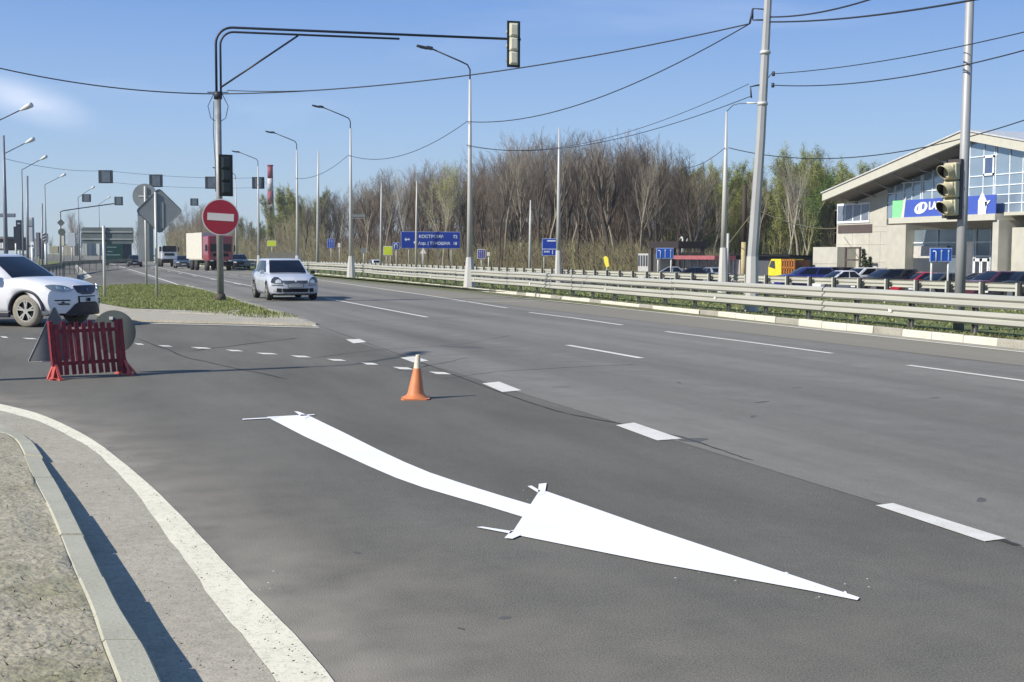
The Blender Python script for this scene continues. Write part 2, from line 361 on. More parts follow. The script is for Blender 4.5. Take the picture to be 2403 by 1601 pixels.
for i in range(26):
    x, y = rnd.choice([(1700, 1330), (1900, 1372), (1205, 1150), (595, 1345), (1550, 1030), (1920, 1350)]); 
    c = D(x+rnd.gauss(0, 60), y+rnd.gauss(0, 12)); s_ = rnd.uniform(.002, .005)
    b.face([(c.x-s_, c.y-s_*.6, .0152), (c.x+s_, c.y-s_, .0152), (c.x+s_*.8, c.y+s_, .0152), (c.x-s_*.7, c.y+s_*.8, .0152)])
struct(b, 'painted_arrow', MATS['paint_fresh'])

# --- dashes
b = B()
for q in ([(2012, 1161), (2052, 1156), (2312, 1237), (2262, 1244)], [(1415, 977), (1457, 971), (1566, 1008), (1510, 1012)], [(1108, 881), (1147, 877), (1198, 897), (1155, 901)]):
    b.face([pz(*p) for p in q])
def linedash(X, y0, y1, wd=.12, z=.009, bb=None):
    n = max(1, int((y1-y0)/2)); (bb or b).grid([[(X-wd/2, lerp(y0, y1, i/n), z), (X+wd/2, lerp(y0, y1, i/n), z)] for i in range(n+1)])
for q in ([(920, 822), (952, 819), (985, 829), (950, 833)], [(795, 780), (826, 779), (842, 786), (812, 789)]): b.face([pz(*p) for p in q])
# diagonal dashes crossing the side road
for x0, x1, y0, y1 in ((985, 1038, 853, 861), (902, 952, 842, 850), (828, 870, 832, 839), (750, 797, 824, 830), (667, 716, 816, 822), (587, 640, 810, 815), (518, 560, 803, 808), (438, 487, 797, 802), (362, 398, 793, 797), (308, 332, 788, 793), (50, 88, 776, 780), (0, 20, 772, 777)):
    h_ = y1-y0; wq = x1-x0; b.face([pz(x0, y0+h_*.12), pz(x0+wq*.70, y0+h_*.30), pz(x1, y1-h_*.08), pz(x0+wq*.36, y1-h_*.16)])
# lane lines
def pxline(pts, wd, z=.009):
    V = [D(*p, z) for p in pts]; rows = []
    for i, p in enumerate(V):
        d = (V[min(i+1, len(V)-1)]-V[max(i-1, 0)]).normalized(); n = Vector((-d.y, d.x, 0)); rows.append([p-n*wd/2, p+n*wd/2])
    b.grid(rows)
for ln_, wd in (([(1304, 793), (1390, 808), (1474, 823)], .13), ([(748, 685), (860, 706), (982, 729)], .12),
                ([(1216, 718), (1320, 731), (1430, 747)], .12), ([(1530, 762), (1720, 786), (1912, 812)], .12), ([(2086, 839), (2220, 857), (2480, 892)], .12),
                ([(722, 642), (880, 664), (1030, 686), (1165, 708)], .11), ([(1050, 693), (1160, 693), (1240, 691)], .1)):
    pxline(ln_, wd)
pxline([(330, 608), (400, 622), (480, 639), (560, 654), (596, 661)], .12)
pxline([(255, 606), (340, 632), (428, 660), (500, 683), (600, 714), (728, 750)], .13)
for k in range(20): linedash(12.2, 78+k*8, 84+k*8, .12)
for k in range(12): linedash(8.7, 66+k*12, 69+k*12, .12)
struct(b, 'lane_marking', MATS['paint_old'])
b = B(); ex_px = [(2480, 834), (2403, 826.3), (2150, 798.5), (1900, 771.4), (1700, 750), (1500, 728.5), (1250, 701), (1000, 674.3), (860, 659), (745, 647)]
V = [P(x, y, .0125) for x, y in ex_px]; V.append(Vector((EX+.35, 150, .0125))); V.append(Vector((EX+.35, 400, .0125)))
b.grid([[v-Vector((.07, 0, 0)), v+Vector((.07, 0, 0))] for v in V]); b.grid([[v+Vector((.07, 0, -.001)), Vector((16.1, v.y, .0047))] for v in V])
b.m = [0 if i < len(V)-1 else 1 for i in range(len(b.f))]
struct(b, 'edge_line', [MATS['kerb_white'], MATS['kerb_old']])
EDGE = [(v.y, v.x) for v in V]; 
def edge_x(y): return interp(y, sorted(EDGE))

# --- foreground kerb, gutter, verge
CW_out = [(-120, 905), (0, 928), (100, 955), (200, 1003), (300, 1076), (420, 1188), (530, 1308), (650, 1430), (770, 1566), (900, 1740)]
CW_in = [(-120, 912), (0, 943), (105, 975), (200, 1026), (270, 1085), (362, 1200), (440, 1310), (530, 1430), (642, 1568), (780, 1740)]
K_r = [(-120, 930), (0, 972), (66, 1008), (128, 1100), (170, 1180), (225, 1290), (272, 1385), (330, 1480), (372, 1568), (450, 1740)]
K_l = [(-120, 960), (-40, 985), (30, 1004), (78, 1100), (118, 1180), (162, 1290), (204, 1385), (236, 1480), (270, 1568), (330, 1740)]
K_z = [.03, .03, .035, .09, .12, .145, .15, .15, .15, .15]
def densify(pts, n=5):
    """Catmull-Rom"""
    V = [Vector(p) for p in pts]; V = [V[0]*2-V[1]]+V+[V[-1]*2-V[-2]]; o = []
    for i in range(1, len(V)-2):
        a, b_, c, d = V[i-1:i+3]
        for k in range(n):
            t = k/n; o.append(.5*((2*b_)+(c-a)*t+(2*a-5*b_+4*c-d)*t*t+(3*b_-a-3*c+d)*t**3))
    o.append(V[-2]); return o
b = B(); co = densify([D(x, y, .006) for x, y in CW_out]); ci = densify([D(x, y, .006) for x, y in CW_in]); kr = densify([D(x, y, z) for (x, y), z in zip(K_r, K_z)]); kl = densify([D(x, y, z) for (x, y), z in zip(K_l, K_z)])
n_ = len(co)
jit = [.006*math.sin(i*.9)+.004*math.sin(i*2.3) for i in range(n_)]
b.grid([[co[i]+Vector((jit[i]*.4, 0, 0)), ci[i]+Vector((jit[i], 0, 0))] for i in range(n_)]); struct(b, 'edge_line', MATS['paint_worn'])
b = B(); b.grid([[ci[i]+Vector((jit[i], 0, -.0015)), lerp(ci[i], kl[i], .5)*1.+Vector((0, 0, 0)), Vector((kl[i].x, kl[i].y, .0045))] for i in range(n_)])
b.v = [(x, y, .0045) for x, y, z in b.v]; struct(b, 'gutter', MATS['gutter'])
# kerb stones
b = B(); L = 0; segs = []; cur = [0]
kr_f = []; kl_f = []
for i in range(n_-1):
    for t in (0, .25, .5, .75):
        kr_f.append(lerp(kr[i], kr[i+1], t)); kl_f.append(lerp(kl[i], kl[i+1], t))
kr_f.append(kr[-1]); kl_f.append(kl[-1])
start = 0; acc = 0
def kerbstone(i0, i1):
    dz = rnd.uniform(-.009, .006); dx = rnd.uniform(-.005, .005); sh = Vector((dx, dx*.3, dz))
    A = [kr_f[i]+sh for i in range(i0, i1+1)]; C = [kl_f[i]+sh for i in range(i0, i1+1)]
    d = (A[-1]-A[0]).normalized()*.009
    A[0] = A[0]+d; C[0] = C[0]+d; A[-1] = A[-1]-d; C[-1] = C[-1]-d
    rows = []
    for p, q in zip(A, C):
        o = (q-p).normalized()*.012; rows.append([Vector((p.x, p.y, -.05)), p-Vector((0, 0, .014)), p+o*1., q-o, q-Vector((0, 0, .01)), Vector((q.x, q.y, -.05))])
    b.grid(rows); b.face(rows[0]); b.face(rows[-1][::-1])
i = 0
while i < len(kr_f)-1:
    j = i; acc = 0
    while j < len(kr_f)-1 and acc < 1.0: acc += (kr_f[j+1]-kr_f[j]).length; j += 1
    kerbstone(i, j); i = j
struct(b, 'kerb', MATS['kerb_stone'])
# verge of soil
b = B(); rows = []
for i in range(n_):
    q = kl[i]; row = []
    far = Vector((-9, lerp(16, -2, i/(n_-1)), 0))
    for k in range(40):
        t = (k/39)**1.6; p = lerp(q, far, t); z = q.z-.004+min(.05, t*.5)+(rnd.gauss(0, .007) if k else -.004)
        row.append(Vector((p.x, p.y, z)))
    rows.append(row)
b.smooth = True; b.grid(rows); struct(b, 'verge', MATS['soil'])
# litter of dry stalks, stones and tufts on the verge
b = B()
for _ in range(2600):
    i = rnd.random()*(n_-1); q = lerp(kl[int(i)], kl[min(int(i)+1, n_-1)], i % 1); t = abs(rnd.gauss(0, .16))
    far = Vector((-9, lerp(16, -2, i/(n_-1)), 0)); p = lerp(q, far, t); z = q.z-.004+min(.05, t*.5)
    a = rnd.uniform(0, 6.3); l = rnd.uniform(.008, .045); dz = rnd.uniform(0, .022)
    d = Vector((math.cos(a), math.sin(a), 0)); n = Vector((-d.y, d.x, 0))*rnd.uniform(.001, .006)
    b.mi = rnd.choice([0, 0, 1, 2]) if q.y > 4.2 else rnd.choice([0, 0, 0, 1])
    b.face([Vector((p.x, p.y, z))-n, Vector((p.x, p.y, z))+n, Vector((p.x, p.y, z+dz))+d*l])
dry = mat('dry_stalk', (.16, .12, .07), .9); brn = mat('brown_leaf', (.06, .045, .03), .9); grn = mat('young_grass', (.10, .15, .035), .8)
tag(b.build('ground_litter', [dry, brn, grn]), 'scattered dry stalks and leaf bits on the bare verge', 'litter', kind='stuff')
b = B()
for _ in range(330):
    i = rnd.uniform(6, n_-1); q0 = lerp(ci[int(i)], ci[min(int(i)+1, n_-1)], i % 1); q1 = lerp(kr[int(i)], kr[min(int(i)+1, n_-1)], i % 1)
    p = lerp(q0, q1, rnd.random()**1.5*1.05-.35); p.z = .0145; s_ = rnd.uniform(.002, .008); a = rnd.uniform(0, 6.3)
    d = Vector((math.cos(a), math.sin(a), 0))*s_; n = Vector((-d.y, d.x, 0))*rnd.uniform(.3, .7)
    b.add([p-d, p+n, p+d, p-n, p+Vector((0, 0, s_*.7))], [(0, 1, 4), (1, 2, 4), (2, 3, 4), (3, 0, 4)])
tag(b.build('ground_litter', [brn]), 'small crumbs of dirt and leaves in the gutter', 'litter', kind='stuff')

# --- traffic island
near = [D(300, 739), D(420, 742), D(560, 745), D(650, 748), D(726, 749.5)]
isl = [D(185, 712), D(250, 733)]+near+[D(600, 707), D(500, 676), D(440, 661), D(400, 655), D(300, 655), D(215, 658), D(170, 672)]
def inset(poly, k):
    c = sum(poly, Vector((0, 0, 0)))/len(poly); return [c+(p-c)*k for p in poly]
def fill(poly, z, b, rng=None):
    c = sum(poly, Vector((0, 0, 0)))/len(poly); n = len(poly)
    b.add([Vector((c.x, c.y, z))]+[Vector((p.x, p.y, z)) for p in poly], [(0, i+1, (i+1) % n+1) for i in range(n)])
b = B(); fill(isl, .05, b)
n = len(isl); b.add([Vector((p.x, p.y, -.01)) for p in isl]+[Vector((p.x, p.y, .05)) for p in isl], [(i, (i+1) % n, n+(i+1) % n, n+i) for i in range(n)])
struct(b, 'traffic_island', MATS['dirt'])
gr_poly = [D(225, 700), D(300, 713), D(400, 716), D(520, 718), D(585, 712), D(530, 689), D(470, 671), D(425, 661), D(395, 656), D(300, 656), D(222, 660)]
b = B(); fill(gr_poly, .062, b); struct(b, 'grass_patch', MATS['grass_ground'])
def inside(p, poly):
    c = False; j = len(poly)-1
    for i in range(len(poly)):
        a, d = poly[i], poly[j]
        if (a.y > p[1]) != (d.y > p[1]) and p[0] < (d.x-a.x)*(p[1]-a.y)/(d.y-a.y)+a.x: c = not c
        j = i
    return c
def grass(poly, count, z, h, b, wd=.02):
    x0, x1 = min(p.x for p in poly), max(p.x for p in poly); y0, y1 = min(p.y for p in poly), max(p.y for p in poly); k = 0
    while k < count:
        x, y = rnd.uniform(x0, x1), rnd.uniform(y0, y1)
        if not inside((x, y), poly): continue
        k += 1; a = rnd.uniform(0, 6.28); hh = h*rnd.uniform(.5, 1.4); d = Vector((math.cos(a), math.sin(a), 0)); b.mi = rnd.choice((0, 0, 1, 2))
        b.face([Vector((x, y, z))-d*wd/2, Vector((x, y, z))+d*wd/2, Vector((x, y, z+hh))+Vector((rnd.gauss(0, .03), rnd.gauss(0, .03), 0))])
gm = [mat('grass_a', (.18, .215, .05), .7), mat('grass_b', (.24, .265, .085), .7), mat('grass_c', (.23, .23, .10), .8)]
b = B(); grass(gr_poly, 38000, .06, .045, b, .02)
grass([D(400, 716), D(640, 722), D(700, 736), D(580, 735)], 900, .05, .06, b, .03); grass([D(520, 690), D(600, 712), D(640, 728), D(560, 725)], 1500, .05, .07, b, .03)
tag(b.build('grass', gm), 'short green grass on the triangular traffic island', 'grass', kind='stuff')
b = B()
def kerbrun(pts, wd, z0, z1, mi=0, seg=1.):
    tot = []
    for a, c in zip(pts, pts[1:]):
        L = (c-a).length; n = max(1, int(L/seg))
        for i in range(n): tot.append((lerp(a, c, i/n), lerp(a, c, (i+1)/n)))
    for k, (a, c) in enumerate(tot):
        d = (c-a).normalized(); nn = Vector((-d.y, d.x, 0)); e = d*.01; zz = z1+rnd.uniform(-.012, .0088)
        b.mi = mi
        poly = [a+e-nn*wd/2, c-e-nn*wd/2, c-e+nn*wd/2, a+e+nn*wd/2]
        b.prism([Vector((p.x, p.y, z0)) for p in poly], (0, 0, zz-z0))
kerbrun([D(290, 717), D(400, 722), D(500, 727), D(600, 731), D(688, 736)], .16, 0, .07)
kerbrun([D(724, 748), D(650, 724), D(560, 696), D(500, 677), D(430, 657)], .14, 0, .06)
struct(b, 'kerb', MATS['kerb_old'])
b = B(); pxl = [(300, 741), (420, 744), (560, 747), (650, 750), (730, 751.5)]
V = [D(x, y, .0125) for x, y in pxl]; b.grid([[v, v-Vector((0, .28, 0))] for v in V]); struct(b, 'edge_line', MATS['kerb_white'])

# --- median: kerb blocks, soil, grass
b = B()
y = -6.; k = 0
while y < 330:
    L = 3.0 if k % 2 == 0 else 1.05
    if y > 150: L *= 3
    L *= rnd.uniform(.92, 1.08); x0 = edge_x(y)+.52; x1 = edge_x(y+L)+.52
    b.mi = 0 if k % 2 == 0 else 1; zt = .15+rnd.uniform(-.008, .01); wob = rnd.uniform(-.015, .015)
    n = max(1, round(L)); 
    for i in range(n):
        ya, yb = y+L*i/n+.006, y+L*(i+1)/n-.006; xa = lerp(x0, x1, i/n)+wob; xb = lerp(x0, x1, (i+1)/n)+wob; zz = zt+rnd.uniform(-.006, .006)
        prof = [(0, 0), (0.01, zz-.025), (.03, zz), ]
        b.add([(xa, ya, -.02), (xa+.008, ya, zz-.02), (xa+.028, ya, zz), (xb, yb, -.02), (xb+.008, yb, zz-.02), (xb+.028, yb, zz)], [(0, 3, 4, 1), (1, 4, 5, 2), (0, 1, 2), (3, 5, 4)])
        sv = b.mi; b.mi = 1 if rnd.random() < .85 or sv else 0
        b.add([(xa+.028, ya, zz), (xa+.16, ya, zz-.002), (xb+.028, yb, zz), (xb+.16, yb, zz-.002), (xa+.16, ya, 0), (xb+.16, yb, 0)], [(0, 2, 3, 1), (1, 3, 5, 4)]); b.mi = sv
    y += L; k += 1
struct(b, 'kerb', [MATS['kerb_white'], MATS['kerb_old']])
b = B(); ys = [-10, 10, 30, 60, 100, 160, 350]
b.grid([[(edge_x(y)+.66, y, .125), (17.0, y, .13), (18.2, y, .10), (22, y, .0), (33.2, y, -.36)] for y in ys]); struct(b, 'median_grass', MATS['grass_ground'])
b = B()
med = [Vector((16.5, 8, 0)), Vector((17.6, 8, 0)), Vector((17.6, 90, 0)), Vector((16.9, 90, 0))]
for _ in range(15000):
    y = 12+90*rnd.random()**1.7; x = edge_x(y)+.72+abs(rnd.gauss(0, .35)); hh = rnd.uniform(.02, .08); d = Vector((0, rnd.uniform(.01, .03), 0)); b.mi = rnd.choice((0, 2, 3, 3, 3))
    p = Vector((x, y, .115)); b.face([p-d, p+d, p+Vector((rnd.gauss(0, .05), rnd.gauss(0, .05), hh))])
for _ in range(16000):
    y = 15+80*rnd.random()**1.4; x = rnd.uniform(18, 33.); hh = rnd.uniform(.04, .10); d = Vector((-sY*0+.7*rnd.uniform(.02, .05), rnd.uniform(-.03, .03), 0)); b.mi = rnd.choice((0, 1, 2))
    p = Vector((x, y, interp(x, [(18.2, .1), (22, 0), (33.2, -.36)])-.01)); b.face([p-d, p+d, p+Vector((rnd.gauss(0, .05), rnd.gauss(0, .05), hh))])
tag(b.build('grass', gm+[mat('weed_dark', (.045, .05, .02), .9)]), 'green and dead grass growing on the median behind the kerb', 'grass', kind='stuff')
# far carriageway
b = B(); b.grid([[(x, y, gz(x)+.03) for x in (35.5, 40, 47)] for y in (-20, 40, 100, 300, 690)]); struct(b, 'far_carriageway', MATS['asphalt_lanes'])
b = B(); b.grid([[(x, y, gz(x)+.03) for x in (48, 52, 58.5)] for y in (20, 60, 100, 160)]); struct(b, 'parking_lot', MATS['asphalt'])

# ================================================================== GUARD RAILS
def wbeam(b, path, zc, side=-1, h=.26, dep=.07):
    prof = [(0, -.5), (-.25, -.48), (-1, -.34), (-1, -.17), (-.15, -.05), (-.15, .05), (-1, .17), (-1, .34), (-.25, .48), (0, .5)]
    rows = []
    for i, p in enumerate(path):
        d = (path[min(i+1, len(path)-1)]-path[max(i-1, 0)]); d.z = 0; d.normalize(); n = Vector((d.y, -d.x, 0))*(-side)
        f = [p+n*(q[0]*dep)+Vector((0, 0, zc+q[1]*h)) for q in prof]
        bk = [p+n*(q[0]*dep+.012)+Vector((0, 0, zc+q[1]*h)) for q in prof[::-1]]
        rows.append(f+bk+[f[0]])
    b.grid(rows); b.face(rows[0][:-1]); b.face(rows[-1][:-1][::-1])
gr = thing('guardrail', (16.75, 40, 0), 'long double steel guardrail on posts along the median kerb', 'guardrail')
def gx(y): return edge_x(y)+.95
ybreak = [-4, 8, 16, 24, 32, 40.4, 48, 56, 64, 76, 92, 110, 135, 170, 230, 320]
for s_, e_ in zip(ybreak, ybreak[1:]):
    step = 2. if s_ < 60 else 6.; n = max(2, int((e_-s_)/step)); ze = rnd.uniform(-.012, .0088)
    path = [Vector((gx(y)+rnd.uniform(-.008, .008), y, rnd.uniform(-.007, .007)+(y-16)*.0008*(1 if y < 90 else 90/y))) for y in [lerp(s_+.02, e_-.02, i/n) for i in range(n+1)]]
    for zc in (.80, .47):
        b = B(); wbeam(b, path, zc+ze); b.build('beam', railm, gr)
y = 5.; cnt = 0
while cnt < 92:
    b = B(); x = gx(y)
    b.box((x+.11, y, .47), (.012, .11, .92)); b.box((x+.075, y-.055, .47), (.07, .01, .92)); b.box((x+.075, y+.055, .47), (.07, .01, .92))
    b.box((x+.06, y, .80), (.11, .08, .1)); b.box((x+.06, y, .47), (.11, .08, .1))
    b.build('post', postm, gr); y += 1.98 if cnt < 60 else 3; cnt += 1
wr = mat('reflector', (.8, .8, .76), .4)
for k in range(12):
    y = 13.5+k*7.9; b = B(); b.box((gx(y)-.05, y, .50), (.03, .09, .07)); b.box((gx(y)-.02, y, .47), (.02, .02, .1)); b.build('reflector', wr, gr)

gr2 = thing('guardrail', (34.5, 60, gz(34.5)), 'far single guardrail seen from behind its posts, beyond the grass median', 'guardrail')
zb = -.3
def fy(y): return 34.5
for s_, e_ in zip([10, 40, 70, 100, 150, 220], [40, 70, 100, 150, 220, 300]):
    b = B(); path = [Vector((34.62, lerp(s_, e_, i/4), 0)) for i in range(5)]; wbeam(b, path, zb+.76, side=1, h=.33, dep=.08); b.build('beam', railm, gr2)
for k in range(98):
    y = 25+k*2.0; b = B(); zt = zb+.98; zt -= .04; b.box((34.45, y+.05, (zt-.7)/2), (.06, .09, zt+.7)); b.mi = 1; b.box((34.46, y-.09, (zt-.7)/2), (.09, .17, zt+.7)); b.mi = 0; b.box((34.40, y-.02, (zt-.7)/2), (.03, .03, zt+.7))  # dark half paints the shaded side of each channel post
    b.build('post', [mat('rail_post_lit', (.5, .5, .46), .6, var=.15), mat('rail_post_shade', (.04, .042, .035), .7)], gr2)

# ================================================================== POLES, LAMPS, CABLES
def octsleeve(b, c, r0, r1, h):
    vs = []
    b.tube([c, c+Vector((0, 0, h))], [r0, r1], n=8, sm=False)
def street_lamp(base, top_z, arm, label, group, hb=1.3, rb=.27, r0=.13, r1=.06, lean=(0, 0), headlen=.75, m=None, armrise=.9, metal_arm=None):
    m = m or polew
    t = thing('street_lamp', base, label, 'street lamp', group)
    b = B()
    if hb: octsleeve(b, base, rb, r0*1.15, hb); b.build('pole_base', m, t)
    H = top_z-base.z; lx, ly = lean
    tp = base+Vector((lx, ly, H)); a = Vector(arm); al = a.length; ad_ = a.normalized()
    jn = base+Vector((lx*.85, ly*.85, H-armrise*1.3))
    b = B(); b.tube([base+Vector((0, 0, hb*.98 if hb else 0)), lerp(base, jn, .6), jn], [r0, lerp(r0, r1, .6), r1], n=10); b.build('pole', m, t)
    b = B(); el = jn+Vector((0, 0, armrise*.45)); tip = tp+ad_*(al-headlen)
    pts = [jn, el, el+Vector((0, 0, armrise*.22))+ad_*.12, el+Vector((0, 0, armrise*.36))+ad_*.45, tip]; b.tube(pts, [.035]*5, n=6); b.build('arm', metal_arm or steel_d, t)
    b = B(); d = (tp+ad_*al+Vector((0, 0, .12))-tip).normalized(); u = d.cross(Vector((0, 0, 1))).normalized(); up = u.cross(d)
    M = Matrix((u, d, up)).transposed()
    b.box(tip+d*headlen*.5, (.22, headlen, .09), ax=M); b.box(tip+d*headlen*.2+up*.06, (.16, headlen*.38, .07), ax=M)
    b.box(tip+d*headlen*.55-up*.055, (.17, headlen*.5, .03), ax=M)
    b.build('lamp_head', steel_d if m is polew else mat('lamp_head_light', (.5, .53, .52), .4), t, bevel=.015); return t
medx = lambda y: edge_x(y)+1.95
LP = [(1103, 120, 'tall white street lamp, nearest of the median lamps, rising right of the long blue sign'), (822, 255, 'white median street lamp standing just right of the silver hatchback'),
      (696, 314, 'white median street lamp rising above the roof of the silver hatchback'), (605, 359, 'white median street lamp just left of the red and white chimney')]
SP = {}
for i, (px, py, lb) in enumerate(LP):
    X = 17.6+i*.05; q = QX(px, py, X); base = Vector((X, q.y, .08)); s_ = (-2.35, -.1, 0)
    if i == 0: arm = (-2.5, .2, 0)
    else: arm = (-2.5, .2, 0)
    street_lamp(base, q.z, arm, lb, 'street lamps along the median', hb=1.45, rb=.32, r0=.15, r1=.055, armrise=1.0)
    SP[i] = base
for i, (px, ty, X, lb) in enumerate(((575, 378, 17.9, 'thin distant median lamp beside the chimney, fifth along the median'),)):
    q = QX(608, 374, X); street_lamp(Vector((X, q.y+18, .08)), 11.2, (-2.5, .2, 0), lb, 'street lamps along the median', hb=1.4, rb=.3, r0=.13, r1=.05)
# big multi-leg pole behind the barrier (left of the building)
bp = QX(1764, 700, 17.7); bp.z = .08; bp2 = QX(1792, 0, 17.7)
bpt = thing('lamp_post', bp, 'tall thick grey faceted pole with cable brackets, cut by the top of the photo', 'pole', 'street lamps along the median')
b = B(); b.tube([bp, bp+Vector((0, 0, 1.55))], [.20, .165], n=8, sm=False); b.build('pole_base', polew, bpt)
TOPZ = 10.5
b = B(); tp = Vector((17.7, bp2.y-.35, TOPZ)); b.tube([bp+Vector((0, 0, 1.5)), lerp(bp, tp, .45), tp], [.150, .130, .09], n=8, sm=False); b.build('pole', mat('pole_facet', (.38, .385, .38), .5, .15, var=.1, sx=(1, 1, .3)), bpt)
def on_bp(z): t = z/TOPZ; return Vector((lerp(bp.x, tp.x, t), lerp(bp.y, tp.y, t), z))
b = B()
for z in (5.75, 7.1): c = on_bp(z); b.tube([c-Vector((0, 0, .04)), c+Vector((0, 0, .04))], [.145, .145], n=10)
b.build('clamp', galv, bpt)
brk = on_bp(7.95)
b = B(); s_ = brk-RT*.38
b.tube([brk-RT*.1, s_], .022, 5); b.tube([s_, s_+Vector((0, 0, .3)), brk-RT*.1+Vector((0, 0, .28))], .02, 5); b.tube([s_-RT*.08-Vector((0, 0, .1)), s_+Vector((0, 0, .3))], .03, 5); b.build('bracket', steel_d, bpt)
b = B(); br2 = on_bp(6.25); b.tube([br2-RT*.1, br2-RT*.35-Vector((0, 0, .05)), br2-RT*.32-Vector((0, 0, .35))], .025, 5); b.build('bracket', steel_d, bpt)
b = B(); q_ = on_bp(6.3)+RT*.25; b.tube([q_, q_-Vector((0, 0, .12))], .04, 6); q_ = on_bp(6.6)+RT*.25; b.tube([q_, q_-Vector((0, 0, .12))], .04, 6); b.tube([on_bp(6.3), q_], .012, 4); b.build('insulator', steel_d, bpt)

# round pole with the traffic light on the right
rp0 = QX(2252, 690, 17.45); rp0.z = .05; rp1 = QX(2276, 0, 17.45)
rpt = thing('signal_pole', rp0, 'smooth round grey pole in front of the dealership, carrying a traffic light', 'pole')
def on_rp(z): t = z/rp1.z; return Vector((lerp(rp0.x, rp1.x, t), lerp(rp0.y, rp1.y, t), z))
b = B(); b.tube([rp0, on_rp(3), on_rp(9.5)], [.112, .10, .075], n=20); b.build('pole', poleg, rpt)

def signal(loc, rz, h, label, shell, back, mounted=True, visors=True, side=False):
    """three-lens traffic light; faces local +y, its back towards -y"""
    t = thing('traffic_light', loc, label, 'traffic light', rz=rz); s = h/3.
    def part(bb, n, mm, bev=0): 
        o = bb.build(n, mm, None, world=False, bevel=bev); o.parent = t; return o
    for k in range(3):
        z = (k-1)*s; b = B()
        b.box((0, 0, z), (.30, .16, s*.97)); b.box((0, .10 if side else -.10, z), (.24, .06, s*.8)); ho = part(b, 'lamp_housing', shell, .03)
        b = B(); rr = s*.36; n = 18; vs = []; fs = []
        for i in range(n):
            a = 2*math.pi*i/n; cx, cz = math.cos(a)*rr, math.sin(a)*rr; ln2 = (.22+.10*cz/rr) if side else (.34 if cz > 0 else .34+cz/rr*.22)
            vs += [(cx, .08, z+cz), (cx, .08+ln2, z+cz-.03), (cx*.93, .08+ln2, z+cz*.93-.03), (cx*.93, .085, z+cz*.93)]
        for i in range(n):
            j = (i+1) % n; fs += [(4*i, 4*j, 4*j+1, 4*i+1), (4*i+1, 4*j+1, 4*j+2, 4*i+2), (4*i+2, 4*j+2, 4*j+3, 4*i+3)]
        b.smooth = True; b.add(vs, fs); b.m = [1 if i % 3 == 2 else 0 for i in range(len(b.f))]; part(b, 'visor', [shell, black])
        b = B(); b.tube([(0, .075, z), (0, .10, z)], [rr*.9, rr*.75], n=16)
        part(b, 'lens', mat(('lens_green', 'lens_amber', 'lens_red')[k], ((.01, .08, .05), (.12, .06, .01), (.12, .01, .01))[k], .15), 0)
    b = B(); b.box((0, -.01 if not side else -.12, 0), (.46 if back else .31, .02 if not side else .09, h+.14)); part(b, 'backplate', (black if not side else mat('plate_brown', (.055, .045, .045), .5)))
    if mounted: b = B(); b.box((.19, -.06, h*.42), (.12, .05, .05)); b.box((.19, -.06, -h*.42), (.12, .05, .05)); b.box((.2, -.08, 0), (.07, .10, h+.08)); part(b, 'mounting_bracket', steel_d)
    return t
back0 = Vector((sY, cY, 0))
crm = mat('signal_cream', (.47, .43, .28), .5, var=.12)
sp = on_rp(3.62); q_ = QX(2222, 444, 17.05); signal(on_rp(q_.z)-RT*.27-back0*.06, R(104), 1.10, 'cream three-lens traffic light on the round pole in front of the dealership', crm, 0, side=True)

# --- mast with arm at the island
mb = D(507, 692, .05); dm = dist_of(mb)
mt = thing('signal_mast', mb, 'tall grey mast on the island with a dark bent double-tube arm reaching over the road', 'signal mast')
zt1 = Q(507*K, 216*K, dm).z; zt2 = Q(507*K, 78*K, dm).z
lit = mat('mast_grey', (.27, .27, .265), .5, .2, var=.18, scale=5)
b = B(); b.tube([mb, mb+Vector((0, 0, zt1))], [.115, .10], n=14); b.build('pole', lit, mt)
b = B(); b.tube([mb, mb+Vector((0, 0, .25))], [.2, .15], n=10); b.build('pole_base', mat('rust', (.07, .06, .05), .8), mt)
armend = Q(1222, 96, dm+1.0); A0 = mb+Vector((0, 0, zt1-.05)); corner = mb+Vector((0, 0, Q(525*K, 69*K, dm).z))
adir = (armend-corner); al = adir.length; adn = adir.normalized()
def bent(off, end_t, r, rad):
    c0 = A0+adn*off; c1 = corner+adn*off-Vector((0, 0, off)); pts = [c0, c1-Vector((0, 0, rad))]
    for k in range(1, 8):
        a = k/8*math.pi/2; pts.append(c1-Vector((0, 0, rad))+adn*(rad*(1-math.cos(a)))+Vector((0, 0, rad*math.sin(a)))*1)
    e = c1+adn*rad; pts.append(e); pts.append(lerp(corner, armend, end_t)-Vector((0, 0, off))); b = B(); b.tube(pts, r, n=8); return b
mdk = mat('mast_dark', (.022, .028, .042), .45, .2)
b = bent(-.045, 1.0, .042, .55); b.build('arm', mdk, mt)
b = bent(.10, .595, .036, .45); b.build('arm', mdk, mt)
b = B(); b.tube([Q(507.5*K, 201*K, dm-.02), lerp(corner, armend, .262)-Vector((0, 0, .13))], .033, n=6); b.build('brace', mdk, mt)
b = B(); c = mb+Vector((0, 0, zt1-.1)); b.tube([c-Vector((0, 0, .12)), c+Vector((0, 0, .12))], .14, n=10); b.bar(c-RT*.35+Vector((0, 0, .1)), c+RT*.35+Vector((0, 0, .1)), .03, .03)
for s_ in (-1, 1):
    pts = [c+RT*(s_*.14)+Vector((0, 0, .05)), c+RT*(s_*.34)-Vector((0, 0, .35)), c+RT*(s_*.25)-Vector((0, 0, .75)), c+RT*(s_*.1)-Vector((0, 0, .85))]
    b.tube(pts, .012, 4)
b.tube([c-RT*.14-Vector((0, 0, .2)), c-RT*.17-Vector((0, 0, 1.2)), c-RT*.12-Vector((0, 0, 2.2)), c-RT*.12-Vector((0, 0, 3.2))], .012, 4)
b.build('cable_loop', cable, mt)
shd = math.atan2(-adn.y, -adn.x)
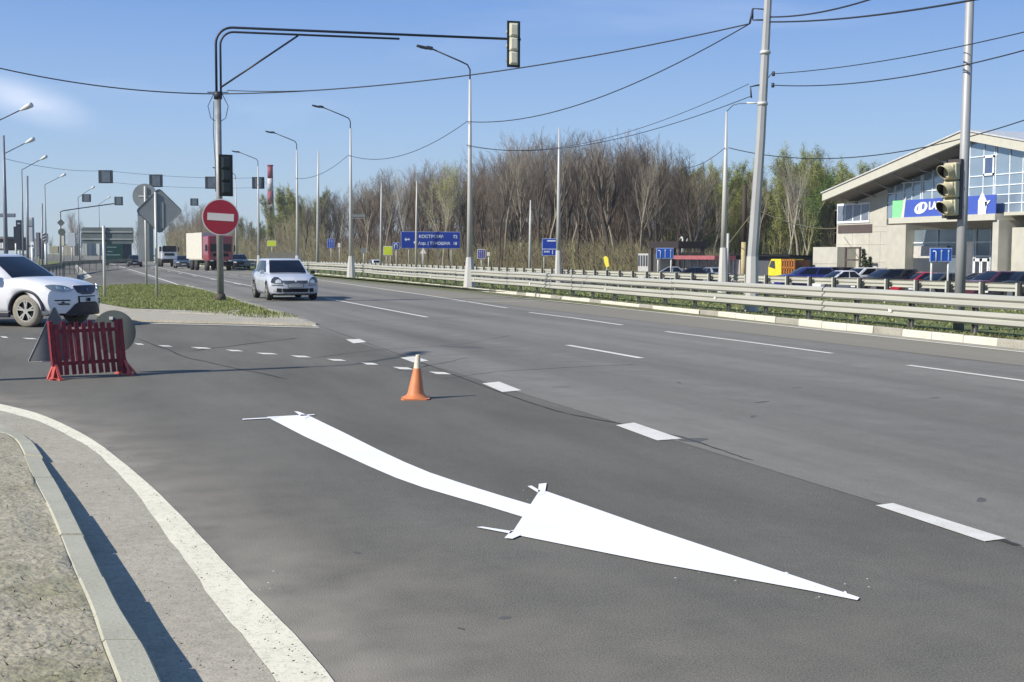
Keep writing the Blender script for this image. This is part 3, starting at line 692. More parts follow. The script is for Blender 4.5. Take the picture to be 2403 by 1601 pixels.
hd = Q(1205, 104, dist_of(armend)); signal(hd, R(-6), 1.42, 'black traffic light with pale rear shells hanging from the end of the mast arm', mat('signal_pale', (.62, .60, .46), .5), 1, False)
sg = signal(Q(530, 412, dm-.05), R(4), 1.25, 'dark green-black traffic light fixed to the island mast above the no entry sign', mat('signal_dark', (.02, .03, .03), .4), 1, False)
# no entry sign
def sign_thing(c, facing, label, cat='road sign', group=None, name='road_sign'): return thing(name, c, label, cat, group)
def disc(b, c, n, r, th=.012, seg=40):
    n = Vector(n).normalized(); b.tube([Vector(c)-n*th/2, Vector(c)+n*th/2], r, n=seg, sm=False)
def axes(n):
    n = Vector(n).normalized(); r = Vector((0, 0, 1)).cross(n).normalized(); return r, Vector((0, 0, 1)), n
c = Q(507*K, 499*K, dm-.22); nrm_ = Vector((-.10, -1, 0)).normalized(); rr = 42.5/F*(dm-.2)
ne = thing('road_sign', c, 'round red no entry sign with white bar on the island mast', 'road sign')
sred = mat('sign_red', (.30, .010, .028), .45, var=.05); swh = mat('sign_white', (.62, .58, .54), .5, var=.04)
b = B(); disc(b, c, nrm_, rr, .02); b.build('sign_rim', swh, ne); b = B(); disc(b, c+nrm_*.006, nrm_, rr*.94, .02); b.build('sign_face', sred, ne)
rx, uz, _ = axes(nrm_); M = Matrix((rx, nrm_, uz)).transposed() 
b = B(); b.box(c+nrm_*.019, (rr*1.42, .008, rr*.4), ax=M@Matrix.Rotation(R(3), 3, 'Y')); b.build('sign_bar', swh, ne)

# sign backs on the island
def signpost(base, top_z, label, r=.035):
    t = thing('sign_post', base, label, 'post'); b = B(); b.tube([base, Vector((base.x, base.y, top_z))], r, n=8); b.build('post', galv, t); return t
pa = D(361, 684, .05); da = dist_of(pa); back = (FW-Vector((0, 0, FW.z))).normalized()
signpost(pa, Q(366*K, 442*K, da).z, 'slim grey post in the grass carrying the diamond sign plate', .045)
c = Q(366*K, 485*K, da+.08); hd_ = 52*K/F*da
t = thing('road_sign', c, 'grey back of a diamond shaped road sign on the island', 'road sign'); b = B(); rn = .12
pts = []
for k in range(4):
    a = math.pi/2*k; ctr = Vector((math.cos(a), 0, math.sin(a)))*(hd_-rn*1.41)
    for j in range(-2, 3): pts.append(ctr+Vector((math.cos(a+j*math.pi/8), 0, math.sin(a+j*math.pi/8)))*rn)
rot = Matrix.Rotation(-YAW*0+R(-12), 3, 'Z'); b.prism([c+rot@p for p in pts], rot@Vector((0, .015, 0))); b.build('sign_plate', signback, t)
b = B(); fr = [c+rot@(p*1.0) for p in pts]; b.tube([p+rot@Vector((0, -.01, 0)) for p in fr+[fr[0]]], .014, 4, cap=False); b.build('sign_rim', mat('sign_back_dark', (.10, .115, .12), .5, .4), t)
b = B(); b.box(c+rot@Vector((.09, -.02, -.15)), (.13, .02, .95), ax=rot); b.build('bracket', mat('bracket_grey', (.26, .28, .28), .5, .3), t)
pb = D(337, 658, .05); db = dist_of(pb)
signpost(pb, Q(337*K, 428*K, db).z, 'slim grey post behind the diamond sign carrying a round sign plate', .05)
c = Q(333*K, 451*K, db+.1); r_ = 28.5*K/F*db; t = thing('road_sign', c, 'grey back of a round road sign behind the diamond one', 'road sign'); b = B(); disc(b, c, -back, r_, .015); b.build('sign_plate', signback, t)
b = B(); b.box(c-back*.03, (.6, .02, .05), -YAW); b.build('bracket', galv, t)
c = Q(342, 555, db+.14); t = thing('road_sign', c, 'tall grey back of a rectangular board under the round sign', 'road sign')
b = B(); b.box(c, (36/F*db, .03, 118/F*db), -YAW); b.build('sign_plate', signback, t)
b = B(); b.box(c+Vector((0, 0, 1.05))-back*.02, (36/F*db*1.01, .03, .04), -YAW); b.build('sign_rim', mat('sign_back_dark', (.1, .115, .12)), t)
pc = D(241, 685, .05); dc = dist_of(pc)
signpost(pc, Q(246, 530, dc).z, 'slim pale post at the left of the grass island carrying a long board', .05)
c = Q(252, 553, dc+.09); t = thing('road_sign', c, 'grey back of a long horizontal board on the leftmost island post', 'road sign')
wd = 122/F*dc; hh = 38/F*dc; b = B(); pts = []
for (sx, sz) in ((1, 1), (-1, 1), (-1, -1), (1, -1)):
    for j in range(3):
        a = {(1, 1): 0, (-1, 1): 90, (-1, -1): 180, (1, -1): 270}[(sx, sz)]+j*45; pts.append(Vector((sx*(wd/2-.07)+.07*math.cos(R(a)), 0, sz*(hh/2-.07)+.07*math.sin(R(a)))))
rot = Matrix.Rotation(-YAW, 3, 'Z'); b.prism([c+rot@p for p in pts], rot@Vector((0, .015, 0))); b.build('sign_plate', mat('sign_back_teal', (.13, .155, .155), .4, .4), t)
b = B()
for dz in (-.13, .13): b.box(c+rot@Vector((0, -.02, dz)), (wd*.98, .03, .05), -YAW)
b.build('bracket', mat('bracket_grey', (.26, .28, .28), .5, .3), t)

# --- left-hand lamps (far row, left side of the road)
lh = mat('lamp_head_light', (.62, .64, .62), .4)
pg2 = mat('pole_dark_left', (.20, .22, .25), .5, .2)
def left_lamp(pxp, py_t, pxh, pyh, dist, label, base_px, r=.11, dark=True, stub=None):
    base = Q(pxp, 560, dist); base.z = 0; jn = Q(base_px, py_t, dist); hdp = Q(pxh, pyh, dist-1.)
    t = thing('street_lamp', base, label, 'street lamp', 'street lamps left of the road')
    topz = Q(base_px, stub, dist) if stub else jn
    b = B(); b.tube([base, lerp(base, topz, .5), topz], [r, r*.8, r*.5], n=8); b.build('pole', pg2 if dark else polew, t)
    dd = (hdp-jn).normalized(); b = B(); b.tube([jn, hdp-dd*.5], .03, 6); b.build('arm', steel_d, t)
    b = B(); b.tube([hdp-dd*.75, hdp-dd*.35, hdp, hdp+dd*.02], [.05, .12, .14, .08], n=10); b.build('lamp_head', lh, t)
left_lamp(-38, 300, 74, 246, 62, 'pale lamp head on a long arm entering from the left edge of the photo', -38)
left_lamp(13, 362, 79, 326, 78, 'dark tapered pole at the left edge with a sloping arm and pale lamp head', 8, r=.15, stub=318)
left_lamp(53, 399, 109, 367, 100, 'second grey pole from the left edge with kinked arm and lamp head', 51, r=.09)
left_lamp(108, 434, 153, 409, 125, 'grey lamp pole left of the hanging lane panels', 105, r=.09)
left_lamp(186, 464, 221, 438, 155, 'far grey lamp pole behind the white guardrail with a raised arm', 183, r=.1)
left_lamp(234, 480, 258, 462, 200, 'farthest lamp pole of the left row, just left of the round sign back', 232, r=.1)
for px, y0, d_, r, lb in ((63, 413, 95, .11, 'plain grey pole without arm near the left edge'), (98, 478, 110, .09, 'short dark bare pole between two left lamps')):
    base = Q(px, 560, d_); base.z = 0; t = thing('utility_pole', base, lb, 'pole'); b = B(); b.tube([base, Q(px+1, y0, d_)], [r, r*.7], n=8); b.build('pole', pg2, t)

# hanging lane panels on cross wires
pan = mat('panel_dark', (.030, .042, .06), .5, .2); pan2 = mat('panel_face', (.11, .14, .17), .4, .3)
PAN = [(232, 264, 400, 430, 108, 'first'), (351, 381, 410, 439, 112, 'second'), (482, 512, 415, 443, 116, 'third'), (592, 620, 416, 443, 120, 'fourth'),
       (193, 213, 456, 474, 175, 'left'), (269, 288, 462, 482, 175, 'middle'), (447, 465, 466, 483, 175, 'right')]
pos = []
for x0, x1, y0, y1, d_, nm in PAN:
    c = Q((x0+x1)/2, (y0+y1)/2, d_); wd = (x1-x0)/F*d_; hh = (y1-y0)/F*d_
    lb = ('%s from the left of the large dark panels hung over the road on wires' % nm) if d_ < 150 else ('small dark panel over the road, %s one of the farther row' % nm)
    t = thing('lane_panel', c, lb, 'lane panel', 'dark panels hanging over the road')
    b = B(); b.box(c, (wd, .22, hh), -YAW); b.build('panel_case', pan, t)
    b = B(); b.box(c-back*.13+RT*wd*.06, (wd*.62, .03, hh*.84), -YAW); b.build('panel_face', pan2, t); pos.append(c)
def sag(a, c, s, r, name, label, group='overhead cables', n=24):
    b = B(); pts = []
    for i in range(n+1):
        t = i/n; p = lerp(a, c, t); pts.append(p-Vector((0, 0, s*4*t*(1-t))))
    b.tube(pts, r, 4, cap=False); o = b.build(name, cable); tag(o, label, 'cable', group); return o
wl = Q(9, 372, 78); wr_ = Q(822, 440, 125)
sag(wl, pos[0]+Vector((0, 0, .55)), .3, .014, 'cable', 'thin wire from the left edge pole to the first hanging lane panel')
sag(pos[0]+Vector((0, 0, .55)), pos[3]+Vector((0, 0, .5)), .25, .014, 'cable', 'thin upper wire linking the four large hanging lane panels')
sag(pos[0]-Vector((0, 0, .45)), pos[3]-Vector((0, 0, .45)), .25, .012, 'cable', 'thin lower wire linking the four large hanging lane panels')
sag(pos[3]+Vector((0, 0, .5)), SP[2]+Vector((0, 0, 6.4)), .2, .014, 'cable', 'thin wire from the fourth lane panel to the median lamp above the hatchback')
# cables
tm = mb+Vector((0, 0, zt1-.05)); B1 = brk-RT*.46-Vector((0, 0, .1)); h0 = SP[0]; h1 = SP[1]; h2 = SP[2]
sag(Q(-260, 88, 39), tm-RT*.14, .42, .020, 'cable', 'dark cable from the upper left edge to the island mast')
sag(tm+RT*.14, B1, .42, .019, 'cable', 'dark cable sagging from the island mast to the big grey pole')
sag(tm+RT*.3+Vector((0, 0, .12)), lerp(tm, B1, .2)-Vector((0, 0, .27)), .03, .014, 'cable', 'short thin wire joining the long cable right of the island mast')
def at_pole(base, z, dx=-.15): return Vector((base.x+dx, base.y, z))
z0 = QX(1103, 280*K, h0.x).z; z1 = QX(822, 357*K, h1.x).z; z2 = QX(696, 410*K, h2.x).z
sag(B1, at_pole(h0, z0), .78, .018, 'cable', 'cable dropping from the big grey pole to the nearest white median lamp')
sag(at_pole(h0, z0), at_pole(h1, z1), .85, .017, 'cable', 'cable between the two nearest white median lamps')
sag(at_pole(h1, z1), at_pole(h2, z2), .5, .018, 'cable', 'cable between the second and third median lamps')
sag(br2-RT*.32-Vector((0, 0, .3)), at_pole(h0, QX(1103, 335*K, h0.x).z), .72, .011, 'cable', 'lower cable from the big grey pole over the bare trees')
sag(br2-RT*.4+Vector((0, 0, .02)), at_pole(h0, QX(1103, 333*K, h0.x).z), .85, .009, 'cable', 'thin twin of the lower cable over the bare trees')
E1 = [Q(2230*K, -8*K, 12), Q(1985*K, -8*K, 20)]
sag(brk+RT*.1-Vector((0, 0, .05)), Q(2300*K, -12*K, 21), .12, .02, 'cable', 'thick cable leaving the big pole to the upper right')
sag(brk+RT*.1+Vector((0, 0, .08)), Q(2080*K, -30*K, 24), .15, .02, 'cable', 'steeper cable leaving the big pole to the top edge')
sag(on_bp(6.6)+RT*.25-Vector((0, 0, .06)), Q(2450*K, 50*K, 22), .15, .011, 'cable', 'upper thin wire right of the big pole, passing behind the round pole')
sag(on_bp(6.3)+RT*.25-Vector((0, 0, .06)), Q(2450*K, 88*K, 22), .28, .013, 'cable', 'lower thin wire right of the big pole, passing behind the round pole')

# far-side poles
FP = [(1697, 262, 2.5, 'white far-side pole with tall flared foot, left of the big grey pole', 245), (1310, 300, 2.4, 'slender white far-side pole in front of the bare wood, beside the blue sign', None),
      (976, 424, 2.2, 'thin white far-side pole passing behind the long blue sign', None), (893, 430, 2.2, 'thin white far-side pole left of the yellow-green board', None), (745, 354, 2.0, 'thin tapering pole without arm right of the hatchback', None),
      (1243, 470, 1.5, 'thin pale pole before the brown wood, between the long and the square blue signs', None)]
FB = []
for i, (px, py, hb, lb, lampy) in enumerate(FP):
    X = (33.8, 33.8, 33.8, 33.8, 20., 36)[i]; q = QX(px+(8 if i == 0 else 2), py if py > 0 else 300, X); base = Vector((X, QX(px, 630, X).y, gz(X))); FB.append((base, q))
    t = thing('lamp_post', base, lb, 'pole', 'far-side white poles'); b = B()
    big = i < 2; tp_ = Vector((base.x, q.y, q.z))
    if big: b.tube([base, base+Vector((0, 0, hb))], [.32, .2], n=8, sm=False); b.build('pole_base', polew, t); b = B()
    b.tube([base+Vector((0, 0, hb if big else 0)), lerp(base, tp_, .6), tp_], [.175, .13, .045] if big else [.14, .11, .05], n=8); b.build('pole', polew, t)
    if lampy:
        b = B(); tt = QX(1720, 247, X); b.tube([tp_, tt, tt+Vector((.3, -.1, .08)), QX(1760, 243, X)], .022, 5); b.build('arm', steel_d, t)
        b = B(); e = QX(1766, 242, X); b.tube([e-RT*.3, e+RT*.5], [.05, .04], 6); b.build('lamp_head', lh, t)
f0 = FB[0][1]; fa = QX(1710, 347, 33.8)
sag(fa, Q(2500, 248, 44), 1.15, .022, 'cable', 'cable sagging from the far-side pole above the dealership roof')
sag(fa-RT*.2, QX(1608, 394, 40), .25, .02, 'cable', 'short cable from the far-side pole into the bare trees')
up_ = QX(1744, 640, 46); up_.z = gz(46); upt = thing('utility_pole', up_, 'dark wooden utility pole against the yellow-green trees', 'pole')
b = B(); tpq = QX(1748, 434, 46); b.tube([up_, lerp(up_, tpq, .45)], [.2, .18], 8); b.build('pole', mat('wood_light', (.42, .34, .18), .8), upt)
b = B(); b.tube([lerp(up_, tpq, .45), tpq], [.18, .16], 8); b.build('pole', mat('wood_dark', (.05, .035, .028), .8), upt)
wp = QX(1706, 640, 48); wp.z = gz(48); t = thing('utility_pole', wp, 'short white post left of the utility pole, near the red awning', 'pole'); b = B(); b.tube([wp, QX(1708, 548, 48)], .13, 8); b.build('pole', polew, t)
yw = mat('wire_yellow', (.45, .42, .22), .6)
for a_, c_, s_, lb in ((QX(1710, 572, 46), QX(1762, 505, 40), 0, 'yellowish guy wire between the far pole and the big grey pole'), (QX(1785, 497, 40), QX(1960, 536, 59), .35, 'yellowish cable from behind the big grey pole to the dealership corner')):
    o = sag(a_, c_, s_, .035, 'cable', lb); o.data.materials.clear(); o.data.materials.append(yw)
# lamp off to the left whose shadow crosses the side road
sd = (P(950, 851)-P(0, 907)); sdn = SH
tipsh = D(935, 834); lb0 = tipsh-SH*(9.6/math.tan(SUN_EL)); lb0.z = 0
street_lamp(lb0, 9.6, (.6, 2., 0), 'lamp post left of the side road whose shadow crosses the asphalt', None, hb=1.2, rb=.22, r0=.15, r1=.10)

# ================================================================== CONE
def cone():
    c = P(975, 936); c.z = .0; t = thing('traffic_cone', c, 'worn orange traffic cone with bleached tip beside the painted arrow', 'traffic cone')
    org = mat('cone_orange', (.60, .20, .075), .55, var=.12, scale=9); 
    tilt = Vector((.03, 0, 0)); Hc = .505
    b = B(); b.smooth = True
    prof = [(.012, .150), (.02, .142), (.04, .115), (.06, .098), (.075, .092), (.35, .042)]
    rows = []; n = 24
    for z, r in prof: rows.append([c+Vector((math.cos(2*math.pi*k/n)*r, math.sin(2*math.pi*k/n)*r, z))+tilt*(z/Hc) for k in range(n+1)])
    b.grid([r[::-1] for r in rows]); b.build('cone_body', org, t)
    b = B(); b.smooth = True; rows = []
    for z, r in [(.35, .042), (.36, .0405), (.44, .032), (.50, .025), (.505, .021)]: rows.append([c+Vector((math.cos(2*math.pi*k/n)*r, math.sin(2*math.pi*k/n)*r, z))+tilt*(z/Hc) for k in range(n+1)])
    b.grid([r[::-1] for r in rows]); b.grid([[p+Vector((0, 0, 0)) for p in rows[-1]], [c+tilt+Vector((0, 0, .45))]*(n+1)]); b.build('cone_tip', mat('cone_tip', (.62, .54, .40), .6, var=.25, scale=14), t)
    b = B(); a0 = R(20); pts = []
    for k in range(8):
        a = a0+k*math.pi/4; r = .185 if k % 2 == 0 else .185*1.0
        pts.append(c+Vector((math.cos(a)*r, math.sin(a)*r, .002)))
    pts = []
    for k in range(4):
        a = R(28)+k*math.pi/2
        for j in (-.12, .12): pts.append(c+Vector((math.cos(a+j)*.205, math.sin(a+j)*.205, .001)))
    b.prism(pts, (0, 0, .014)); b.build('cone_foot', org, t)
cone()

# ================================================================== BARRICADE and the signs behind it
A = D(127, 872); C2 = D(286, 861); ax = (C2-A); LW = ax.length; ax.normalize(); nn = Vector((-ax.y, ax.x, 0))
if nn.y < 0: nn = -nn
bt = thing('barricade', (A+C2)/2, 'red slatted portable barricade standing on splayed feet', 'barricade')
red1 = mat('barricade_red', (.21, .018, .03), .6, var=.38, scale=14); red2 = mat('barricade_foot', (.55, .10, .08), .5, var=.12, scale=10)
dA = dist_of(A); HB = Q(110*K, 738*K, dA).z
for i, p in enumerate((A, C2)):
    b = B(); b.bar(p+Vector((0, 0, .01)), p+Vector((0, 0, HB))-ax*.055, .055, .055, up=tuple(nn)); b.build('post', red1, bt)
    b = B()
    for s_ in (-1,): b.bar(p+Vector((0, 0, .20))+ax*0, p+nn*(s_*.0)+ax*((-1 if i == 0 else 1)*.10 if s_ < 0 else (.05 if i == 0 else -.05))+nn*(s_*.13)+Vector((0, 0, .015)), .035, .02)
    b.bar(p-nn*.22+Vector((0, 0, .0088)), p+nn*.22+Vector((0, 0, .0088)), .07, .022); b.bar(p-nn*.15+Vector((0, 0, .02)), p+Vector((0, 0, .22)), .035, .02); b.bar(p+nn*.15+Vector((0, 0, .02)), p+Vector((0, 0, .22)), .035, .02)
    o_ = ax*(-.10 if i == 0 else .10); b.bar(p+o_+Vector((0, 0, .0088)), p+Vector((0, 0, .24)), .035, .02); b.bar(p+o_-nn*.05+Vector((0, 0, .0088)), p-nn*.16+Vector((0, 0, .0088)), .05, .018)
    b.build('foot', red2, bt)
for z in (.20, HB*.82):
    b = B(); sl = -ax*.055*z/HB; b.bar(A+sl+Vector((0, 0, z)), C2+sl+Vector((0, 0, z)), .03, .045); b.build('rail', red1, bt)
NS = 10
for k in range(NS):
    f = (k+.75)/(NS+.5); p = lerp(A, C2, f)+nn*(-.018); wd_ = .062*rnd.uniform(.85, 1.1); tz = HB*rnd.uniform(.93, 1.0); ln_ = ax*rnd.uniform(-.012, .0088)
    b = B(); b.bar(p+Vector((0, 0, .05))+ln_, p+Vector((0, 0, tz))-ln_-ax*.055, wd_, .012, up=tuple(nn)); b.build('slat', red1, bt)
for k in range(3):
    f = (.32, .5, .66)[k]; p = lerp(A, C2, f)+nn*.02; b = B(); b.bar(p+Vector((0, 0, .20)), p-ax*.04+Vector((0, 0, HB*.8)), .035, .012, up=tuple(nn)); b.build('slat', mat('slat_pale', (.42, .33, .31), .6, var=.2), bt)
# triangle and round sign leaning behind
sb2 = mat('sign_back_near', (.13, .135, .14), .6, 0, var=.12, scale=5)
d3 = dA+.25; rot = Matrix.Rotation(-YAW, 3, 'Z')
ta, tb, tcn = Q(125*K, 703*K, d3), Q(64*K, 833*K, d3), Q(192*K, 826*K, d3)
t = thing('road_sign', (ta+tb+tcn)/3, 'grey back of a triangular road sign behind the red barricade', 'road sign'); b = B(); pts = []
cen = (ta+tb+tcn)/3
for p, q1, q2 in ((ta, tb, tcn), (tb, tcn, ta), (tcn, ta, tb)):
    for s_ in (0, .5, 1): 
        e1 = p+(q2-p).normalized()*.03; e2 = p+(q1-p).normalized()*.03; pts.append(lerp(e1, e2, s_)*.75+p*.25 if s_ == .5 else lerp(e1, e2, s_))
b.prism(pts, back*.012); b.build('sign_plate', sb2, t)
b = B(); b.tube([p-back*.003 for p in pts+[pts[0]]], .006, 4, cap=False); b.build('sign_rim', mat('rim_light', (.42, .42, .41), .4, .5), t)
d4 = dist_of(C2)+.14; c = Q(262*K, 763*K, d4); r_ = 50*K/F*d4; t = thing('road_sign', c, 'grey back of a round road sign behind the right end of the barricade', 'road sign')
b = B(); disc(b, c, -back, r_, .0088); b.build('sign_plate', mat('sign_back_near2', (.075, .088, .085), .6, 0, var=.12, scale=5), t)
b = B(); b.box(c-back*.012+Vector((-.03, 0, .19)), (.05, .015, .04), -YAW); b.build('clamp', galv, t)

# ================================================================== VEHICLES
glass = mat('car_glass', (.006, .009, .018), .05, 0, var=.05, spec=.35)
chrome = mat('chrome', (.7, .7, .7), .15, .9)
alloy = mat('alloy', (.50, .49, .45), .35, .5, var=.08)
tyre_dusty = mat('tyre_dusty', (.24, .22, .18), .9, var=.15, scale=12)
lampg = mat('headlamp', (.62, .64, .64), .12, .3, spec=.7, coat=1)
lampd = mat('headlamp_dark', (.06, .065, .08), .15, .3, coat=1)
platem = mat('number_plate', (.62, .63, .64), .4)
plastic = mat('bumper_plastic', (.015, .017, .03), .5)
under = mat('underbody', (.008, .008, .009), .9)
def paint(name, c, metal=.0): return mat(name, c, .28, metal, var=.03, scale=2, coat=.8, spec=.5)
GOLF = dict(L=4.2, W=1.76, H=1.48, zb=.17, wb=2.58, fo=.86, wr=.315, hood=[(-1, .74), (-.985, .98), (-.9, 1.03), (-.5, .98), (0, .95), (.3, .95), (.62, .90), (.84, .80), (.95, .70), (1, .63)],
            gh=(-.93, .36, -.80, -.02), belt=.93, wn=.10, fb=.30, rb=.12, gw=(.80, .62))
SUV = dict(L=4.55, W=1.84, H=1.63, zb=.24, wb=2.65, fo=.93, wr=.36, hood=[(-1, .8), (-.985, 1.1), (-.5, 1.08), (0, 1.06), (.3, 1.08), (.55, 1.08), (.8, 1.0), (.93, .93), (1, .84)],
           gh=(-.96, .40, -.86, .02), belt=1.05, wn=.09, fb=.40, rb=.15, gw=(.84, .64))
SEDAN = dict(L=4.4, W=1.74, H=1.45, zb=.18, wb=2.6, fo=.85, wr=.31, hood=[(-1, .72), (-.97, .98), (-.7, 1.0), (-.5, .95), (0, .93), (.4, .93), (.8, .82), (1, .64)],
             gh=(-.72, .40, -.42, -.0), belt=.92, wn=.08, fb=.3, rb=.18, gw=(.78, .56))
def car(name, S, loc, rz, pm, label, group=None, detail=2, cat='car', tyre=None, trim=None):
    tyre = tyre or rubber; trim = trim or plastic
    t = thing(name, loc, label, cat, group, rz)
    L, W_, H = S['L'], S['W'], S['H']; hl = L/2
    yf = hl-S['fo']; yr = yf-S['wb']; Ra = S['wr']+.065
    def ytop(s): return interp(s, S['hood'])
    def fy(x, z):   # front surface
        u = min(1, abs(x)/(W_/2)); zz = (z-.55)/.5
        return hl-S['fb']*u**3-.10*zz*zz*(1 if zz > 0 else .7)
    N = 72 if detail == 2 else 40
    rows = []; SECT = [(.0, .0), (.62, .0), (.90, .03), (.97, .22), (1., .5), (.985, .78), (.95, .93), (.86, 1.), (.45, 1.0), (0, 1.0)]
    crown = [0, 0, 0, 0, 0, 0, 0, 0, .028, .035]
    for i in range(N+1):
        s = -1+2*i/N; y = s*hl; zt = ytop(s); z0 = S['zb']+(.06*max(0, (abs(s)-.85)/.15))
        arch = 0
        for yw in (yf, yr):
            if abs(y-yw) < Ra: arch = max(arch, S['wr']+math.sqrt(Ra*Ra-(y-yw)**2))
        row = []
        hw = W_/2*(1-.03*max(0, (abs(s)-.6)/.4)**2)
        for k, (fx, fz) in enumerate(SECT):
            z = max(lerp(z0, zt, fz), min(arch, zt-.08)) if arch else lerp(z0, zt, fz)
            if arch and k < 2: z = arch-.02 if k == 0 or True else z
            x = fx*hw; yy = y; u = abs(x)/(W_/2)
            if s > .4: bl_ = ((s-.4)/.6)**1.5; yy -= bl_*(hl-fy(x, z))*1. if s > .999 else bl_*(hl-fy(x, z))
            if s < -.5: bl_ = ((-s-.5)/.5)**1.5; yy += bl_*(S['rb']*u**3)
            row.append(Vector((x, yy, z+crown[k]*(1 if abs(s) < .9 else .5))))
        full = [Vector((-p.x, p.y, p.z)) for p in row[::-1][:-1]]+row if False else row
        rows.append(row)
    b = B(); b.smooth = True
    for sgn in (1, -1):
        rr = [[Vector((p.x*sgn, p.y, p.z)) for p in r] for r in rows]
        if sgn == 1: rr = [r[::-1] for r in rr]
        st = len(b.f); b.grid(rr)
        nc = len(SECT)-1
        for i in range(N):
            for k in range(nc):
                kk = k if sgn == -1 else nc-1-k
                if kk < 2: b.m[st+i*nc+k] = 1
    # end caps
    for e in (0, N):
        r = rows[e]; g = []
        for p in r[1:]:
            row = []
            for j in range(-5, 6):
                x = p.x*j/5; y = fy(x, p.z) if e == N else -hl+S['rb']*(abs(x)/(W_/2))**3
                row.append(Vector((x, y, p.z)))
            g.append(row)
        g = g[:7]; g.append([Vector((p.x*.0+q.x, q.y, q.z)) for p, q in zip(g[-1], g[-1])]) if False else None
        if e == 0: g = g[::-1]
        b.grid(g[::-1] if e == N else g[::-1])
    for i_, f in enumerate(b.f):
        q = [Vector(b.v[k]) for k in f]; nv = (q[1]-q[0]).cross(q[2]-q[0])+(q[2]-q[0]).cross(q[-1]-q[0]); cz = sum(p.z for p in q)/len(q); cy = sum(p.y for p in q)/len(q)
        if nv.length > 1e-9 and abs(nv.normalized().x) < .8 and cz < S['wr']+Ra+.02 and abs(cy) < hl-.42: b.m[i_] = 1
    o = b.build('body', [pm, under], t, world=False)
    # greenhouse
    y0, y1, y2, y3 = [a*hl for a in S['gh']]; zb_ = S['belt']; zr = H-.035; wb_, wr_ = S['gw'][0]*W_/2*1.06, S['gw'][1]*W_/2*1.1
    def gpt(side, u, tt):
        ya, yb = lerp(y0, y2, tt), lerp(y1, y3, tt); w = lerp(wb_, wr_, tt**1.15); z = lerp(zb_, zr, tt-.10*math.sin(math.pi*tt)*0)
        bulge = .10*(1-tt*.3)
        if side == 'f': x = lerp(-w, w, u); return Vector((x, yb+bulge*(1-(x/w)**2)-bulge*.4+.05*math.sin(math.pi*tt), z))
        if side == 'r': x = lerp(-w, w, u); return Vector((x, ya-bulge*.5*(1-(x/w)**2)-.04*math.sin(math.pi*tt), z))
        y = lerp(ya, yb-bulge*.4, u); s_ = 1 if side == 'R' else -1; return Vector((s_*(w+.035*math.sin(math.pi*u)*(1)), y, z))
    b = B(); b.smooth = True; T = [0, .15, .35, .6, .8, .93, 1]
    rows2 = []
    for tt in T:
        ring = [gpt('f', j/8, tt) for j in range(9)]; ring += [gpt('R', 1-j/8, tt) for j in range(1, 9)]; ring += [gpt('r', 1-j/8, tt) for j in range(1, 9)]; ring += [gpt('L', j/8, tt) for j in range(1, 8)]
        rows2.append(ring+[ring[0]])
    b.grid(rows2)
    ring = rows2[-1][:-1]; cc = sum(ring, Vector((0, 0, 0)))/len(ring)
    r1 = [lerp(p, cc, .12)+Vector((0, 0, .022)) for p in ring]; r2_ = [lerp(p, cc, .5)+Vector((0, 0, .035)) for p in ring]
    b.grid([ring+[ring[0]], r1+[r1[0]], r2_+[r2_[0]]]); b.add([cc+Vector((0, 0, .037))]+r2_, [(0, i+1, (i+1) % len(ring)+1) for i in range(len(ring))])
    b.build('roof', pm, t, world=False)
    def patch(side, u0, u1, t0, t1, nm='window', off=.006, mtl=glass, taper=0, n=8):
        b = B(); b.smooth = True; rows = []
        for j in range(n+1):
            tt = lerp(t0, t1, j/n); row = []
            for i in range(n+1):
                ua, ub = u0+taper*0, u1
                if side in 'RL' and taper: ub = lerp(u1, u1-taper, j/n)
                p = gpt(side, lerp(ua, ub, i/n), tt); o_ = {'f': Vector((0, .8, .6)), 'r': Vector((0, -.8, .5)), 'R': Vector((1, 0, .3)), 'L': Vector((-1, 0, .3))}[side]*off
                row.append(p+o_)
            rows.append(row)
        b.grid(rows); return b.build(nm, mtl, t, world=False)
    patch('f', .05, .95, .06, .93, 'windscreen'); patch('r', .08, .92, .25, .9, 'rear_window')
    for s_ in 'RL':
        patch(s_, .52, .94, .10, .90, taper=.02); patch(s_, .08, .48, .10, .90)
